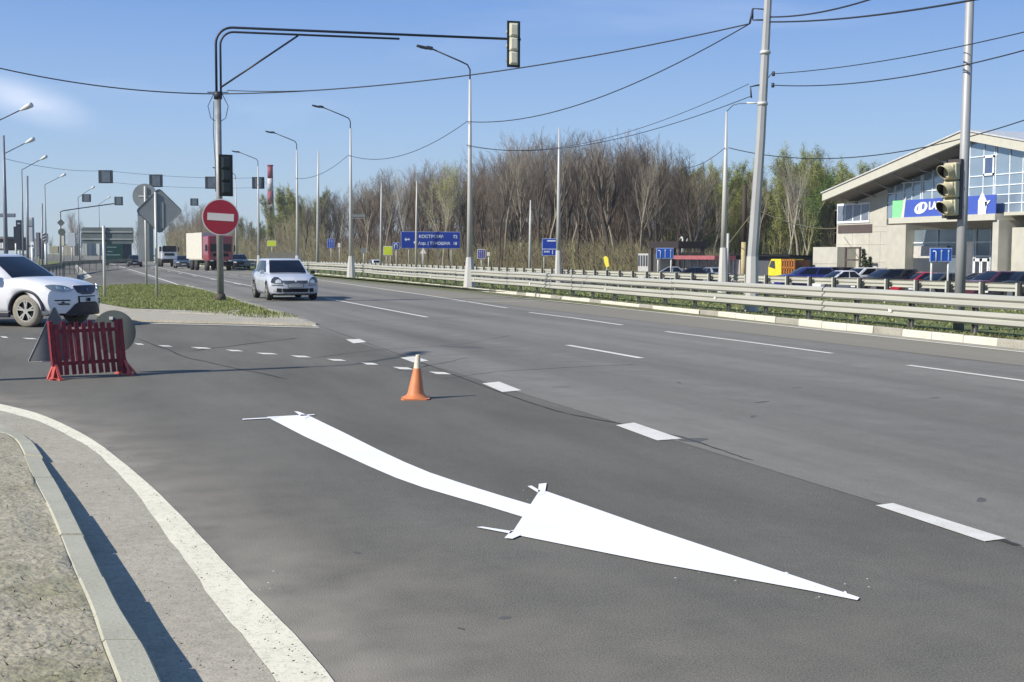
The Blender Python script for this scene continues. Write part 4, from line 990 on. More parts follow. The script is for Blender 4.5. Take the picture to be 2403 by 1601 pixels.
    # wheels
    for yw in (yf, yr):
        for s_ in (1, -1):
            x0 = s_*(W_/2-.10); c = Vector((x0, yw, S['wr'])); b = B(); b.smooth = True; Rw = S['wr']; n = 26
            prof = [(-.10, Rw*.62), (-.105, Rw*.9), (-.07, Rw), (.07, Rw), (.105, Rw*.93), (.10, Rw*.66)]
            b.grid([[c+Vector((s_*px, math.cos(2*math.pi*k/n)*r*(-s_), math.sin(2*math.pi*k/n)*r)) for k in range(n+1)] for px, r in prof])
            wh = b.build('wheel', tyre, t, world=False)
            if detail == 2:
                b = B(); disc(b, c+Vector((s_*.045, 0, 0)), (1, 0, 0), Rw*.66, .02, 24); b.mi = 1
                b2 = B(); ring_ = []
                for k in range(5):
                    a = 2*math.pi*k/5+.3
                    for da_ in (-.16, .16):
                        p0 = c+Vector((s_*.085, math.cos(a)*Rw*.13, math.sin(a)*Rw*.13)); p1 = c+Vector((s_*.09, math.cos(a+da_)*Rw*.62, math.sin(a+da_)*Rw*.62)); b2.bar(p0, p1, Rw*.10, .03, up=(1, 0, 0))
                n = 24
                for (ra, rb2) in ((Rw*.60, Rw*.67), (0.0, Rw*.17)):
                    b2.grid([[c+Vector((s_*.098, math.cos(2*math.pi*k/n)*ra, math.sin(2*math.pi*k/n)*ra)) for k in range(n+1)], [c+Vector((s_*.10, math.cos(2*math.pi*k/n)*rb2, math.sin(2*math.pi*k/n)*rb2)) for k in range(n+1)]])
                r_ = b2.build('rim', alloy, t, world=False); r_.parent = wh; hb_ = b.build('brake_disc', under, t, world=False); hb_.parent = wh
            else:
                b = B(); disc(b, c+Vector((s_*.06, 0, 0)), (1, 0, 0), Rw*.6, .08, 14); r_ = b.build('rim', alloy, t, world=False); r_.parent = wh
    def fpatch(poly, nm, mtl, off=.012, thick=.03, mirror=False):
        """poly in front view (x, z); follows the nose"""
        res = []
        for sg in ((1, -1) if mirror else (1,)):
            b = B(); b.smooth = True; x_ = [p[0] for p in poly]; z_ = [p[1] for p in poly]
            fr = [Vector((sg*x, fy(x, z)+off, z)) for x, z in poly]; n = len(poly); cx, cz = sum(x_)/n, sum(z_)/n
            dens = []
            for i in range(n):
                a, c = poly[i], poly[(i+1) % n]
                for k in range(4):
                    x, z = lerp(a[0], c[0], k/4), lerp(a[1], c[1], k/4); dens.append((x, z))
            rings = []
            for f in (1, .66, .33): rings.append([Vector((sg*(cx+(x-cx)*f), fy(cx+(x-cx)*f, cz+(z-cz)*f)+off, cz+(z-cz)*f)) for x, z in dens])
            bk = [p-Vector((0, thick, 0)) for p in rings[0]]
            for ra, rb2 in ((bk, rings[0]), (rings[0], rings[1]), (rings[1], rings[2])): b.grid([ra+[ra[0]], rb2+[rb2[0]]])
            b.face(rings[-1]); res.append(b.build(nm, mtl, t, world=False))
        return res
    if S is GOLF and detail == 2:
        fpatch([(.47, .60), (.50, .74), (.60, .83), (.72, .84), (.80, .76), (.84, .64), (.70, .60)], 'headlight', lampd, mirror=True)
        for sg in (1, -1):
            for xx in (.60,): pass
        fpatch([(.50, .62), (.52, .72), (.60, .76), (.68, .72), (.70, .62)], 'headlight_lens', lampg, off=.02, mirror=True)
        fpatch([(.03, .62), (.03, .71), (.44, .71), (.40, .60), (.30, .60)], 'grille', mat('grille_grey', (.10, .11, .12), .4, .3), mirror=True)
        fpatch([(.45, .535), (.45, .555), (.78, .555), (.80, .535)], 'bumper_strip', trim, mirror=True)
        fpatch([(-.28, .465), (-.28, .585), (.28, .585), (.28, .465)], 'plate_frame', under, off=.02); fpatch([(-.26, .47), (-.26, .58), (.26, .58), (.26, .47)], 'number_plate', mat('plate_dull', (.42, .43, .44), .4), off=.035)
        fpatch([(-.44, .30), (-.46, .43), (.46, .43), (.44, .30)], 'air_intake', under)
        fpatch([(.50, .30), (.49, .43), (.64, .44), (.66, .31)], 'air_intake', under, mirror=True)
        fpatch([(.66, .31), (.65, .43), (.76, .43), (.77, .32)], 'fog_light', lampg, off=.016, mirror=True)
        fpatch([(-.78, .245), (-.78, .262), (.78, .262), (.78, .245)], 'lip', under, off=.016)
        for sg in (1, -1):
            b = B(); b.box((sg*(W_/2+.04), .62, .985), (.17, .09, .12)); b.build('wing_mirror', pm if sg > 0 else trim, t, world=False, bevel=.025)
        tx = text('K 927', .1, under, t, (0, 0, 0), (1, 0, 0), (0, 0, 1)) if False else None
    if S is SUV and detail == 2:
        fpatch([(.44, .80), (.48, .88), (.62, .93), (.80, .95), (.90, .93), (.84, .84), (.66, .78)], 'headlight', mat('headlamp_suv', (.36, .42, .42), .12, .3, coat=1), mirror=True)
        fpatch([(.52, .82), (.53, .87), (.60, .88), (.60, .82)], 'headlight_lens', lampg, off=.02, mirror=True)
        fpatch([(.66, .84), (.67, .90), (.74, .91), (.74, .85)], 'headlight_lens', lampg, off=.02, mirror=True)
        fpatch([(-.40, .92), (-.30, .77), (-.15, .72), (.15, .72), (.30, .77), (.40, .92), (.2, .925), (-.2, .925)], 'grille', mat('grille_navy', (.012, .016, .045), .3), off=.018)
        fpatch([(-.05, .82), (-.02, .86), (.02, .86), (.05, .82), (0, .79)], 'badge', mat('badge', (.12, .14, .2), .3, .6), off=.035)
        fpatch([(-.27, .55), (-.27, .665), (.27, .665), (.27, .55)], 'number_plate', platem, off=.035)
        fpatch([(-.29, .53), (-.29, .685), (.29, .685), (.29, .53)], 'plate_frame', under, off=.022)
        text('188', .11, under, t, Vector((.10, hl+.045, .565))+parent_loc(t), (-1, 0, 0), (0, 0, 1), .002, 'plate_number', bold=.004)
        fpatch([(-.62, .28), (-.40, .50), (-.30, .545), (.30, .545), (.40, .50), (.62, .28), (.5, .25), (-.5, .25)], 'air_intake', trim, off=.014)
        fpatch([(.50, .585), (.52, .61), (.80, .61), (.78, .585)], 'fog_slot', under, mirror=True)
        fpatch([(.52, .50), (.54, .53), (.76, .53), (.72, .50)], 'fog_slot', under, mirror=True)
        fpatch([(.62, .54), (.65, .575), (.70, .54)], 'fog_light', under, mirror=True)
        for sg in (1, -1):
            b = B(); b.box((sg*(W_/2+.06), .55, 1.10), (.2, .11, .15)); b.build('wing_mirror', pm, t, world=False, bevel=.03)
            for yw in (yf, yr):
                b = B(); n = 20; b.smooth = True
                rr_ = [[Vector((sg*(W_/2*k2), yw+math.cos(math.pi*j/n)*(Ra+d2), S['wr']+math.sin(math.pi*j/n)*(Ra+d2))) for j in range(n+1)] for k2, d2 in ((.90, -.005), (1.012, -.005), (1.006, .045), (.96, .05))]
                b.grid(rr_); b.build('wheel_arch', trim, t, world=False)
            b = B(); b.box((sg*(W_/2-.02), (yf+yr)/2, .27), (.08, S['wb']-2*Ra-.02, .12)); b.build('sill', trim, t, world=False, bevel=.02)
    if detail == 1:
        fpatch([(.5, .62*H/1.45), (.5, .74*H/1.45), (.78, .76*H/1.45), (.8, .64*H/1.45)], 'headlight', lampg, mirror=True)
        fpatch([(-.4, .6), (-.4, .70), (.4, .70), (.4, .6)], 'grille', under)
        fpatch([(-.26, .42), (-.26, .52), (.26, .52), (.26, .42)], 'number_plate', platem, off=.02)
    return t
wp_ = paint('paint_silver_white', (.50, .52, .57)); wp2 = paint('paint_white', (.72, .72, .74))
# silver-white hatchback driving towards the camera
gc = (D(597, 691)+D(719, 689))/2
car('hatchback', GOLF, Vector((gc.x+.12, gc.y+1.2, .01)), math.pi+R(1.5), wp_, 'silver-white hatchback with dark windscreen driving towards the camera past the island', detail=2, cat='car')
# white crossover at the left edge
wc = D(63, 752); hdg = YAW+R(17); th = -math.pi/2-hdg
Mx = Matrix.Rotation(th, 3, 'Z'); locw = Mx@Vector((SUV['W']/2-.05, SUV['L']/2-SUV['fo'], 0))
# the near side is the car's right-hand side
car('crossover', SUV, Vector((wc.x, wc.y, .0))-Vector((locw.x, locw.y, 0)), th, wp2, 'white crossover nosing in from the left edge, dusty front wheel', detail=2, cat='car', tyre=tyre_dusty)

def far_ground(px, py, dist):
    p = Q(px, py, dist); return Vector((p.x, p.y, 0))
# truck
def boxtruck(loc, rz, label, cab, cargo, Lc=9., Hc_=4.0, Wc=2.5, cabl=2.3, Hcab=3.4, spoiler=True, name='truck'):
    t = thing(name, loc, label, 'truck', None, rz); f = Lc/2+cabl/2
    b = B(); b.box((0, -cabl/2-.1, 1.15+(Hc_-1.15)/2), (Wc, Lc, Hc_-1.15)); b.build('cargo_box', cargo, t, world=False)
    b = B(); b.box((0, f-cabl/2, .95+(Hcab-.95)/2), (Wc*.97, cabl, Hcab-.95)); b.build('cab', cab, t, world=False, bevel=.12)
    b = B(); b.box((0, f+.012, 2.25), (Wc*.82, .03, .75)); b.build('windscreen', glass, t, world=False)
    for s_ in (1, -1):
        b = B(); b.box((s_*(Wc*.97/2+.01), f-.75, 2.25), (.02, .9, .65)); b.build('window', glass, t, world=False)
        b = B(); b.box((s_*(Wc/2+.15), f-.1, 2.2), (.12, .12, .6)); b.build('wing_mirror', black, t, world=False)
        b = B(); b.box((s_*.9, f+.02, .95), (.35, .04, .2)); b.build('headlight', lampg, t, world=False)
        for yy in (f-1.1, -Lc*.12, -Lc*.42):
            b = B(); b.tube([(s_*(Wc/2-.32), yy, .5), (s_*(Wc/2-.02), yy, .5)], .5, n=18); b.build('wheel', rubber, t, world=False)
    b = B(); b.box((0, f+.03, .7), (Wc*.95, .16, .45)); b.build('bumper', under, t, world=False, bevel=.04)
    b = B(); b.box((0, f+.02, 1.55), (Wc*.6, .03, .3)); b.build('grille', under, t, world=False)
    b = B(); b.box((0, -.5, .85), (.9, Lc+cabl, .3)); b.build('chassis', under, t, world=False)
    return t
tr = paint('cab_red', (.26, .012, .03)); crg = mat('cargo_cream', (.56, .54, .465), .6, var=.05)
tl = Q(500, 600, 116); boxtruck(Vector((tl.x+.3, tl.y+6, .0)), math.pi+R(8), 'red truck with tall cream cargo box driving towards the camera behind the mast', tr, crg, Lc=6.5, Hc_=3.75)
tl = Q(397, 600, 150); boxtruck(Vector((tl.x, tl.y+4, .0)), math.pi+R(3), 'small white box truck far back on the road between the sign posts and red truck', wp2, mat('cargo_grey', (.42, .43, .40), .6), Lc=3.6, Hc_=2.5, Wc=2.0, cabl=1.6, Hcab=2.0, name='van')
# green truck/bus seen from behind
tl = Q(279, 606, 165); t = thing('truck', Vector((tl.x, tl.y, 0)), 'dark green box truck seen from behind, left of the round sign back', 'truck'); gg = mat('truck_green', (.012, .075, .055), .5, var=.2); gb = mat('truck_navy', (.012, .025, .045), .5)
t.rotation_euler = (0, 0, 0)
b = B(); b.box((0, 4, 2.05), (3.4, 8, 2.8)); b.build('cargo_box', gb, t, world=False)
b = B(); b.box((-.55, -.015, 1.9), (2.2, .03, 2.4)); b.build('rear_panel', gg, t, world=False)
b = B()
for z, x0, x1 in ((2.5, -1.55, -.3), (1.9, -1.5, -.8), (1.45, -1.6, .2)): b.box(((x0+x1)/2, -.045, z), (x1-x0, .02, .09))
b.build('stripe', mat('stripe_pale', (.4, .5, .5), .5), t, world=False)
b = B(); b.box((0, 3.8, .55), (3.2, 7.6, .5)); b.build('chassis', under, t, world=False)
for s_ in (1, -1):
    for yy in (1, 6.5): b = B(); b.tube([(s_*1.3, yy, .5), (s_*1.62, yy, .5)], .5, n=14); b.build('wheel', rubber, t, world=False)
dk = paint('paint_black', (.012, .013, .018)); dgrey = paint('paint_dark_grey', (.05, .055, .065)); slv = paint('paint_silver', (.35, .37, .38), .4)
tl = Q(566, 610, 128); car('estate_car', SUV, Vector((tl.x, tl.y+2, 0)), math.pi, dk, 'black off-road car on the road between the mast and the silver hatchback', detail=1)
tl = Q(433, 600, 135); car('sedan', SEDAN, Vector((tl.x, tl.y+3, 0)), math.pi, dgrey, 'dark sedan on the road just left of the red truck', detail=1)
tl = Q(318, 605, 150); car('sedan', SEDAN, Vector((tl.x, tl.y+3, 0)), math.pi, dk, 'black sedan on the road right of the green truck', detail=1)
tl = QX(880, 610, 39); car('sedan', SEDAN, Vector((39, tl.y, gz(39)+.03)), 0, wp2, 'white sedan on the far carriageway behind the guardrail', detail=1)
# parked row
colp = {'silver': slv, 'black': dk, 'blue': paint('paint_blue', (.018, .02, .16)), 'white': wp2, 'red': paint('paint_red', (.33, .012, .03)), 'grey': dgrey, 'maroon': paint('paint_maroon', (.07, .012, .03)), 'dgreen': paint('paint_green', (.02, .03, .028))}
PARK = [(1568, 'silver', SEDAN, 51, 60, 'silver parked sedan under the red awning'), (1618, 'black', SEDAN, 49.5, 65, 'black parked sedan right of the red awning posts'), (1668, 'silver', SEDAN, 52, 0, 'silver parked sedan half hidden behind the flared pole'),
        (1885, 'blue', SUV, 50.5, 75, 'dark blue parked off-road car right of the yellow truck'), (1940, 'black', SUV, 54.5, 80, 'black parked car behind the white one, by the cream annex'), (1968, 'white', SEDAN, 50, 88, 'white parked hatchback with dark windows in front of the annex'),
        (2018, 'white', SUV, 54.5, 95, 'tall white parked off-road car close to the dealership wall'), (2075, 'black', SUV, 50, 85, 'black parked estate below the dealership corner'), (2098, 'dgreen', SEDAN, 54.5, 90, 'dark green parked sedan behind the black estate'),
        (2158, 'red', SEDAN, 51.5, 82, 'bright red parked sedan left of the blue lane sign legs'), (2205, 'grey', SEDAN, 50, 95, 'grey parked sedan under the blue lane sign'), (2290, 'black', SEDAN, 52, 85, 'black parked sedan right of the round pole'),
        (2330, 'maroon', SUV, 49.5, 88, 'dark maroon parked off-road car at the right edge, second from the border'), (2385, 'black', SUV, 50.5, 92, 'black parked off-road car cut by the right border')]
for px, cn, S, X, rz, lb in PARK:
    y = QX(px, 640, X).y; car('parked_car', S, Vector((X, y, gz(X)+.035)), R(rz), colp[cn], lb, 'cars parked in front of the dealership', detail=1)

# ================================================================== DEALERSHIP
FX = 60.
def fp(px, py, X=FX): return QX(px, py, X)
gl = mat('curtain_glass', (.29, .37, .45), .12, .4, var=.10, scale=.5, spec=.8)
gld = mat('dark_glass', (.06, .07, .085), .1, .1, var=.2, scale=.5, spec=.8)
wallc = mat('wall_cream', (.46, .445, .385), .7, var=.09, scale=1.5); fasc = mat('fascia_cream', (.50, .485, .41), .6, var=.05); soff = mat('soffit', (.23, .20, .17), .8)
mul = mat('mullion', (.74, .79, .82), .4); brn_ = mat('band_brown', (.085, .065, .06), .7)
yL = fp(1957, 600).y; yR = 52.; zG = -1.2
eL = fp(1929.5, 454, 57.6); rdg = fp(2262, 307, 57.6); eR = Vector((57.6, 2*rdg.y-eL.y, eL.z))
bd = thing('dealership', (FX, yL, gz(FX)), 'cream and glass car dealership with shallow gabled roof and blue banner', 'building')
slope = (rdg.z-eL.z)/(eL.y-rdg.y)
def roofz(y, d=0.): return rdg.z-slope*abs(y-rdg.y)-d
# wall as polygon following the roof
def facade(b, ya, yb, z0, X, d=.95, n=6, zt=None, thick=.3):
    ys_ = [lerp(ya, yb, i/n) for i in range(n+1)]
    if ya > rdg.y > yb: ys_ = sorted(set(ys_+[rdg.y]), reverse=True)
    poly = [Vector((X, ya, z0))]+[Vector((X, y, (zt if zt is not None else roofz(y, d)))) for y in ys_]+[Vector((X, yb, z0))]
    b.prism(poly, (thick, 0, 0))
yc = fp(2081, 500).y; yb_ = fp(2262, 450).y
b = B(); facade(b, yL, yc, zG, FX, zt=None); b.prism([Vector((FX, yL, zG)), Vector((FX, yL, roofz(yL, .95))), Vector((FX+25, yL, roofz(yL, .95))), Vector((FX+25, yL, zG))], (0, -.3, 0)); b.build('wall', wallc, bd)
# panel joints on the wall
b = B()
for z in (1.2, 2.6, 3.6, 4.0): b.box((FX-.004, (yL+yc)/2, z), (.012, yL-yc, .03))
for px in (2000, 2040, 2066): yj = fp(px, 560).y; b.box((FX-.004, yj, 1.8), (.012, .03, 3.6))
b.build('panel_joint', mat('joint', (.33, .29, .22), .8), bd)
b = B(); zlow = fp(2081, 514).z; facade(b, yc-.01, yb_, zlow, FX+.06); gw_ = b.build('curtain_wall', gl, bd)
b = B()
for px in (2099.6, 2119.7, 2139.8, 2160, 2164, 2187, 2211, 2238): y = fp(px, 480).y; zt = roofz(y, .97); b.box((FX+.02, y, (zlow+zt)/2), (.08, .07, zt-zlow))
for py in (432.6, 454.5, 476.0): z = fp(2085, py).z; yy = min(yc, rdg.y+(rdg.z-.95-z)/slope); b.box((FX+.025, (yy+yb_)/2, z), (.07, yy-yb_, .07))
b.build('mullion', mul, bd)
# forward glazed bay right of the ridge
BX = 58.3; yb1 = fp(2268, 450, BX).y; b = B(); zb1 = fp(2337, 500, BX).z; facade(b, yb1, yR-4, zb1, BX, d=.62, thick=1.6); bay = b.build('glass_bay', gl, bd)
b = B()
for px in (2272, 2276, 2308.5, 2333, 2337, 2370, 2401): y = fp(px, 430, BX).y; zt = roofz(y, .64); b.box((BX-.03, y, (zb1+zt)/2), (.07, .06, zt-zb1))
for py in (367, 412.6, 438, 459.4, 480): z = fp(2308, py, BX).z; b.box((BX-.025, (yb1+yR-4)/2 if z < 8.2 else (yb1+fp(2340, 430, BX).y)/2, z), (.06, (yb1-yR+4) if z < 8.2 else (yb1-fp(2340, 430, BX).y), .06))
b.build('mullion', mul, bay)
b = B(); c0, c1 = fp(2312, 367, BX), fp(2335, 411, BX)
for (ya, yb2, za, zb2) in ((c0.y, c1.y, c0.z, c0.z-.14), (c0.y, c1.y, c1.z+.14, c1.z), (c0.y, c0.y-.12, c0.z, c1.z), (c1.y+.12, c1.y, c0.z, c1.z)): b.box((BX-.09, (ya+yb2)/2, (za+zb2)/2), (.08, abs(ya-yb2), abs(za-zb2)))
b.build('window_frame', mat('frame_white', (.78, .80, .82), .4), bay)
b = B(); b.box((BX-.06, (c0.y+c1.y)/2, (c0.z+c1.z)/2), (.03, abs(c0.y-c1.y)-.2, abs(c0.z-c1.z)-.25)); b.build('window_pane', mat('glass_blue', (.09, .13, .24), .1, .2, spec=.8), bay)
# roof
b = B(); TH = .72
for (ya, yb2) in ((eL.y, rdg.y), (rdg.y, eR.y)):
    za, zb2 = roofz(ya), roofz(yb2)
    b.prism([Vector((57.6, ya, za)), Vector((57.6, yb2, zb2)), Vector((57.6, yb2, zb2-TH)), Vector((57.6, ya, za-TH*.85))], (.25, 0, 0))
b.build('fascia', fasc, bd)
b = B()
for (ya, yb2) in ((eL.y, rdg.y), (rdg.y, eR.y)):
    za, zb2 = roofz(ya), roofz(yb2)
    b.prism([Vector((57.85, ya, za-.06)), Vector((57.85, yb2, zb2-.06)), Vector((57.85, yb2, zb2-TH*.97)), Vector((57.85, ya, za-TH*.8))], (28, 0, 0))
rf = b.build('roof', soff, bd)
b = B()
for (ya, yb2) in ((eL.y+.1, rdg.y), (rdg.y, eR.y-.1)): b.prism([Vector((57.5, ya, roofz(ya)+.01)), Vector((57.5, yb2, roofz(yb2)+.01)), Vector((57.5, yb2, roofz(yb2)+.10)), Vector((57.5, ya, roofz(ya)+.10))], (28.4, 0, 0))
b.build('roof_sheet', mat('roof_sheet', (.60, .60, .58), .4, .2), rf)
b = B()
for k in range(7):
    y = lerp(eL.y-1.6, rdg.y+1.5, k/6); z = roofz(y, .72); b.tube([(58.2, y, z), (59.0, y-.1, z-.35), (59.95, y, z-.45)], .05, 5)
b.build('strut', mat('strut', (.35, .31, .27), .6), rf)
# small window and band
c0, c1 = fp(1967, 479), fp(2041, 522); b = B(); b.box((FX-.04, (c0.y+c1.y)/2, (c0.z+c1.z)/2), (.1, abs(c0.y-c1.y), abs(c0.z-c1.z))); wf = b.build('window', mat('frame_white', (.7, .7, .7)), bd)
b = B(); n = 4
for k in range(n):
    ya, yb2 = lerp(c0.y, c1.y, (k+.09)/n), lerp(c0.y, c1.y, (k+.95)/n); b.box((FX-.095, (ya+yb2)/2, (c0.z+c1.z)/2), (.02, abs(ya-yb2), abs(c0.z-c1.z)-.35))
b.build('window_pane', mat('pane_grey', (.19, .22, .28), .15, .2), wf)
c0, c1 = fp(1968, 529), fp(2047, 546); b = B(); b.box((FX-.02, (c0.y+c1.y)/2, (c0.z+c1.z)/2), (.06, abs(c0.y-c1.y), abs(c0.z-c1.z))); b.build('wall_band', brn_, bd)
# canopy with banner
CX = 57.3; k0 = fp(2085, 520, CX); k1 = fp(2335, 505, CX); zt_, zb2 = fp(2200, 506, CX).z, fp(2200, 513.5, CX).z
zt_ = (fp(2085, 514, CX).z+fp(2335, 499, CX).z)/2; zb2 = zt_-.42
b = B(); b.box(((CX+FX+.3)/2, (k0.y+k1.y)/2, (zt_+zb2)/2), (FX+.3-CX, k0.y-k1.y, zt_-zb2)); b.build('canopy', fasc, bd)
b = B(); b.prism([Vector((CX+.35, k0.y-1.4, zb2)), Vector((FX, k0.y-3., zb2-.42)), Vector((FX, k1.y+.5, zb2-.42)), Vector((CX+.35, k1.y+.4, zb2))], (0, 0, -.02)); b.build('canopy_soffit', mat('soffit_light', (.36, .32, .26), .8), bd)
bn = mat('banner_blue', (.055, .10, .42), .5, var=.05); bgx = CX+.15
g0 = fp(2094, 500, bgx); g1 = fp(2120, 500, bgx); zbn0 = zt_+.01; hb_ = 1.25; yend = fp(2337, 480, bgx).y
bt_ = thing('banner', (bgx, g0.y, zbn0), 'long blue banner with oval emblem and green end panel above the dealership entrance', 'banner')
b = B(); b.prism([Vector((bgx, g0.y, zbn0)), Vector((bgx, g0.y, zbn0+hb_)), Vector((bgx, g1.y, zbn0+hb_)), Vector((bgx, g1.y+.25, zbn0))], (.05, 0, 0)); b.build('end_panel', mat('banner_green', (.22, .62, .28), .5), bt_)
b = B(); b.prism([Vector((bgx, g1.y+.25, zbn0)), Vector((bgx, g1.y, zbn0+hb_)), Vector((bgx, g1.y-.25, zbn0+hb_+.25)), Vector((bgx, g1.y-.05, zbn0))], (.05, 0, 0)); b.build('stripe', swh, bt_)
b = B(); b.prism([Vector((bgx, g1.y-.05, zbn0)), Vector((bgx, g1.y-.3, zbn0+hb_)), Vector((bgx, yend, zbn0+hb_)), Vector((bgx, yend, zbn0))], (.05, 0, 0)); b.build('banner_face', bn, bt_)
lw = mat('letter_white', (.82, .84, .88), .5)
oc = fp(2161, 494, bgx-.02); zc_ = zbn0+.62
b = B(); n = 36
def oval(cy, cz, ry, rz2, sk=0.): return [Vector((bgx-.03, cy-math.cos(2*math.pi*k/n)*ry-sk*math.sin(2*math.pi*k/n)*rz2, cz+math.sin(2*math.pi*k/n)*rz2)) for k in range(n)]
b.prism(oval(oc.y, zc_, .66, .42, .5), (.02, 0, 0)); b.build('emblem', lw, bt_)
b = B(); b.prism([p-Vector((.02, 0, 0)) for p in oval(oc.y-.26, zc_+.1, .16, .22, .2)], (.02, 0, 0)); b.prism([p-Vector((.02, 0, 0)) for p in oval(oc.y+.34, zc_-.02, .06, .18, .4)], (.02, 0, 0)); b.build('emblem_inner', mat('emblem_blue', (.12, .17, .42), .5), bt_)
text('LADA', .72, lw, bt_, (bgx-.03, oc.y-.85, zbn0+.50), (0, -1, 0), (0, 0, 1), .01, bold=.035)
b = B(); fc = fp(2306, 480, bgx-.04)
for pts in ([(-.42, 0), (-.42, .9), (-.05, 1.5), (.2, 1.1), (.42, .75), (.3, 0)], [(.2, .8), (.75, .9), (.25, .45)]):
    b.prism([Vector((bgx-.05, fc.y-x_, zbn0+z_)) for x_, z_ in pts], (.02, 0, 0))
b.build('cutout_figure', lw, bt_)
# entrance: glazing, columns
e0, e1 = fp(2124, 600, FX).y, fp(2328, 560, FX).y; zte = zb2-.42
b = B(); b.box((FX+.9, (e0+e1)/2, (zte+zG)/2), (.1, e0-e1, zte-zG)); en = b.build('entrance_glass', mat('entrance_glass', (.22, .28, .33), .12, .3, var=.25, scale=.4, spec=.8), bd)
b = B(); GXX = FX+.8
for px in (2126, 2134, 2143, 2200, 2262, 2286, 2290, 2325): y = QX(px, 580, GXX).y; b.box((GXX, y, (zte+zG)/2), (.08, .08, zte-zG))
for py in (569.5, 601): z = QX(2200, py, GXX).z; b.box((GXX, (e0+e1)/2, z), (.07, e0-e1, .09))
b.build('mullion', mul, en)
b = B(); q0, q1 = QX(2146, 578, GXX-.05), QX(2222, 645, GXX-.05); b.box((GXX-.08, (q0.y+q1.y)/2, (q0.z-.9+zG)/2), (.05, q0.y-q1.y, q0.z-.9-zG)); b.build('gateway', gld, en)
b = B(); b.box((GXX-.09, (q0.y+q1.y)/2, q0.z-.45), (.06, q0.y-q1.y, .9)); b.build('roller_shutter', mat('shutter', (.5, .48, .45), .6), en)
for (xa, xb_) in ((2286, 2303), (2303, 2321)):
    q0, q1 = QX(xa, 607, GXX-.06), QX(xb_, 640, GXX-.06); b = B()
    b.box((GXX-.1, q0.y-.08, (q0.z+zG)/2), (.06, .16, q0.z-zG)); b.box((GXX-.1, q1.y+.08, (q0.z+zG)/2), (.06, .16, q0.z-zG)); b.box((GXX-.1, (q0.y+q1.y)/2, q0.z-.1), (.06, q0.y-q1.y, .2)); dr = b.build('door', mat('frame_white', (.7, .7, .7)), en)
    b = B(); b.box((GXX-.07, (q0.y+q1.y)/2, (q0.z+zG)/2-.1), (.02, q0.y-q1.y-.3, q0.z-zG-.2)); b.build('door_glass', gld, dr) if False else b.build('door_glass', gld, en)
b = B(); b.box((FX+.15, (yc+e0)/2, (zte+.42+zG)/2), (.3, yc-e0, zte+.42-zG)); b.box((FX+.6, e0+.1, (zte+zG)/2), (.6, .2, zte-zG)); b.build('wall', wallc, bd)
p0 = fp(2328, 580, CX+.2).y; p1 = p0-.55; b = B(); b.box(((CX+.2+FX+3)/2, (p0+p1)/2, (zb2+zG)/2), (FX+3-CX-.2, p0-p1, zb2-zG)); b.build('pier', wallc, bd)
b = B(); b.box((FX+1.5, (p1+yR-4)/2, (zb1+zG)/2), (.3, p1-yR+4, zb1-zG)); b.build('wall', wallc, bd)
b = B(); b.box(((CX+.6+FX+1)/2, (p1+yR-4)/2, zb1-.1), (FX+1-CX-.6, p1-yR+4, .22)); b.build('bay_ledge', fasc, bd)
b = B(); pr = fp(2391, 580, FX-1).y; b.box((FX, (pr+yR-4)/2, (zb1-1.+zG)/2), (3.2, pr-yR+4, zb1-1.0-zG)); b.build('wall', wallc, bd)
b = B(); pl = fp(2362, 600, FX+1.3); b.tube([(FX+1.2, pl.y, zG), (FX+1.2, pl.y, 2.6)], .09, 8); b.box((FX+1.1, pl.y, 2.2), (.4, .5, .35)); b.build('drainpipe', mat('pipe_dark', (.06, .055, .045), .6), bd)
b = B(); pl = fp(2325, 630, FX-2); b.box((FX-1.8, QX(2273, 600, FX-1.8).y, 1.3), (.6, .12, 2.8)); o = b.build('sign_totem', mat('totem', (.55, .56, .58), .5)); tag(o, 'slim pale totem board standing by the dealership entrance right of the pole', 'sign')
# annex wall
AX = 58.2; a0, a1 = fp(1908, 590, AX).y, yL; za = fp(1930, 580, AX).z; t = thing('annex', (AX, a0, gz(AX)), 'low cream annex wall joining the left corner of the dealership', 'building')
b = B(); b.box((AX+4, (a0+a1)/2-1.5, (za+zG)/2), (8, a0-a1+3, za-zG)); b.build('wall', wallc, t)
b = B(); 
for z in (1.05,): b.box((AX-.004, (a0+a1)/2-1.5, z), (.014, a0-a1+3, .035))
b.build('panel_joint', mat('joint', (.33, .29, .22), .8), t)
b = B(); d0, d1 = fp(1984, 582, AX-.1), fp(2016, 640, AX-.1)
for y in (d0.y, d1.y): b.box((AX-.06, y, (d0.z+zG)/2), (.12, .14, d0.z-zG))
b.box((AX-.06, (d0.y+d1.y)/2, d0.z), (.14, d0.y-d1.y+.14, .14)); b.box((AX-.05, (d0.y+d1.y)/2, d0.z-.95), (.1, d0.y-d1.y, .14)); b.build('door_frame', brn_, t)
# thujas by the wall
for i, px in enumerate((2026, 2041)):
    X = 57; base = QX(px, 640, X); base.z = gz(X); h = (2.9, 2.3)[i]; t = thing('thuja', base, ('taller dark conical shrub by the dealership wall', 'smaller dark conical shrub by the dealership wall')[i], 'shrub'); b = B()
    for k in range(900):
        zz = rnd.random()**1.2; a = rnd.uniform(0, 6.3); r = (.55*(1-zz)+.05)*math.sqrt(rnd.random()); c = base+Vector((math.cos(a)*r, math.sin(a)*r, .1+zz*h)); e = .07
        b.face([c+Vector((rnd.gauss(0, e), rnd.gauss(0, e), rnd.gauss(0, e))) for _ in range(3)])
    b.build('foliage', mat('thuja', (.035, .05, .02), .9), t); b = B(); b.tube([base, base+Vector((0, 0, .4))], .05, 6); b.build('trunk', brn, t)

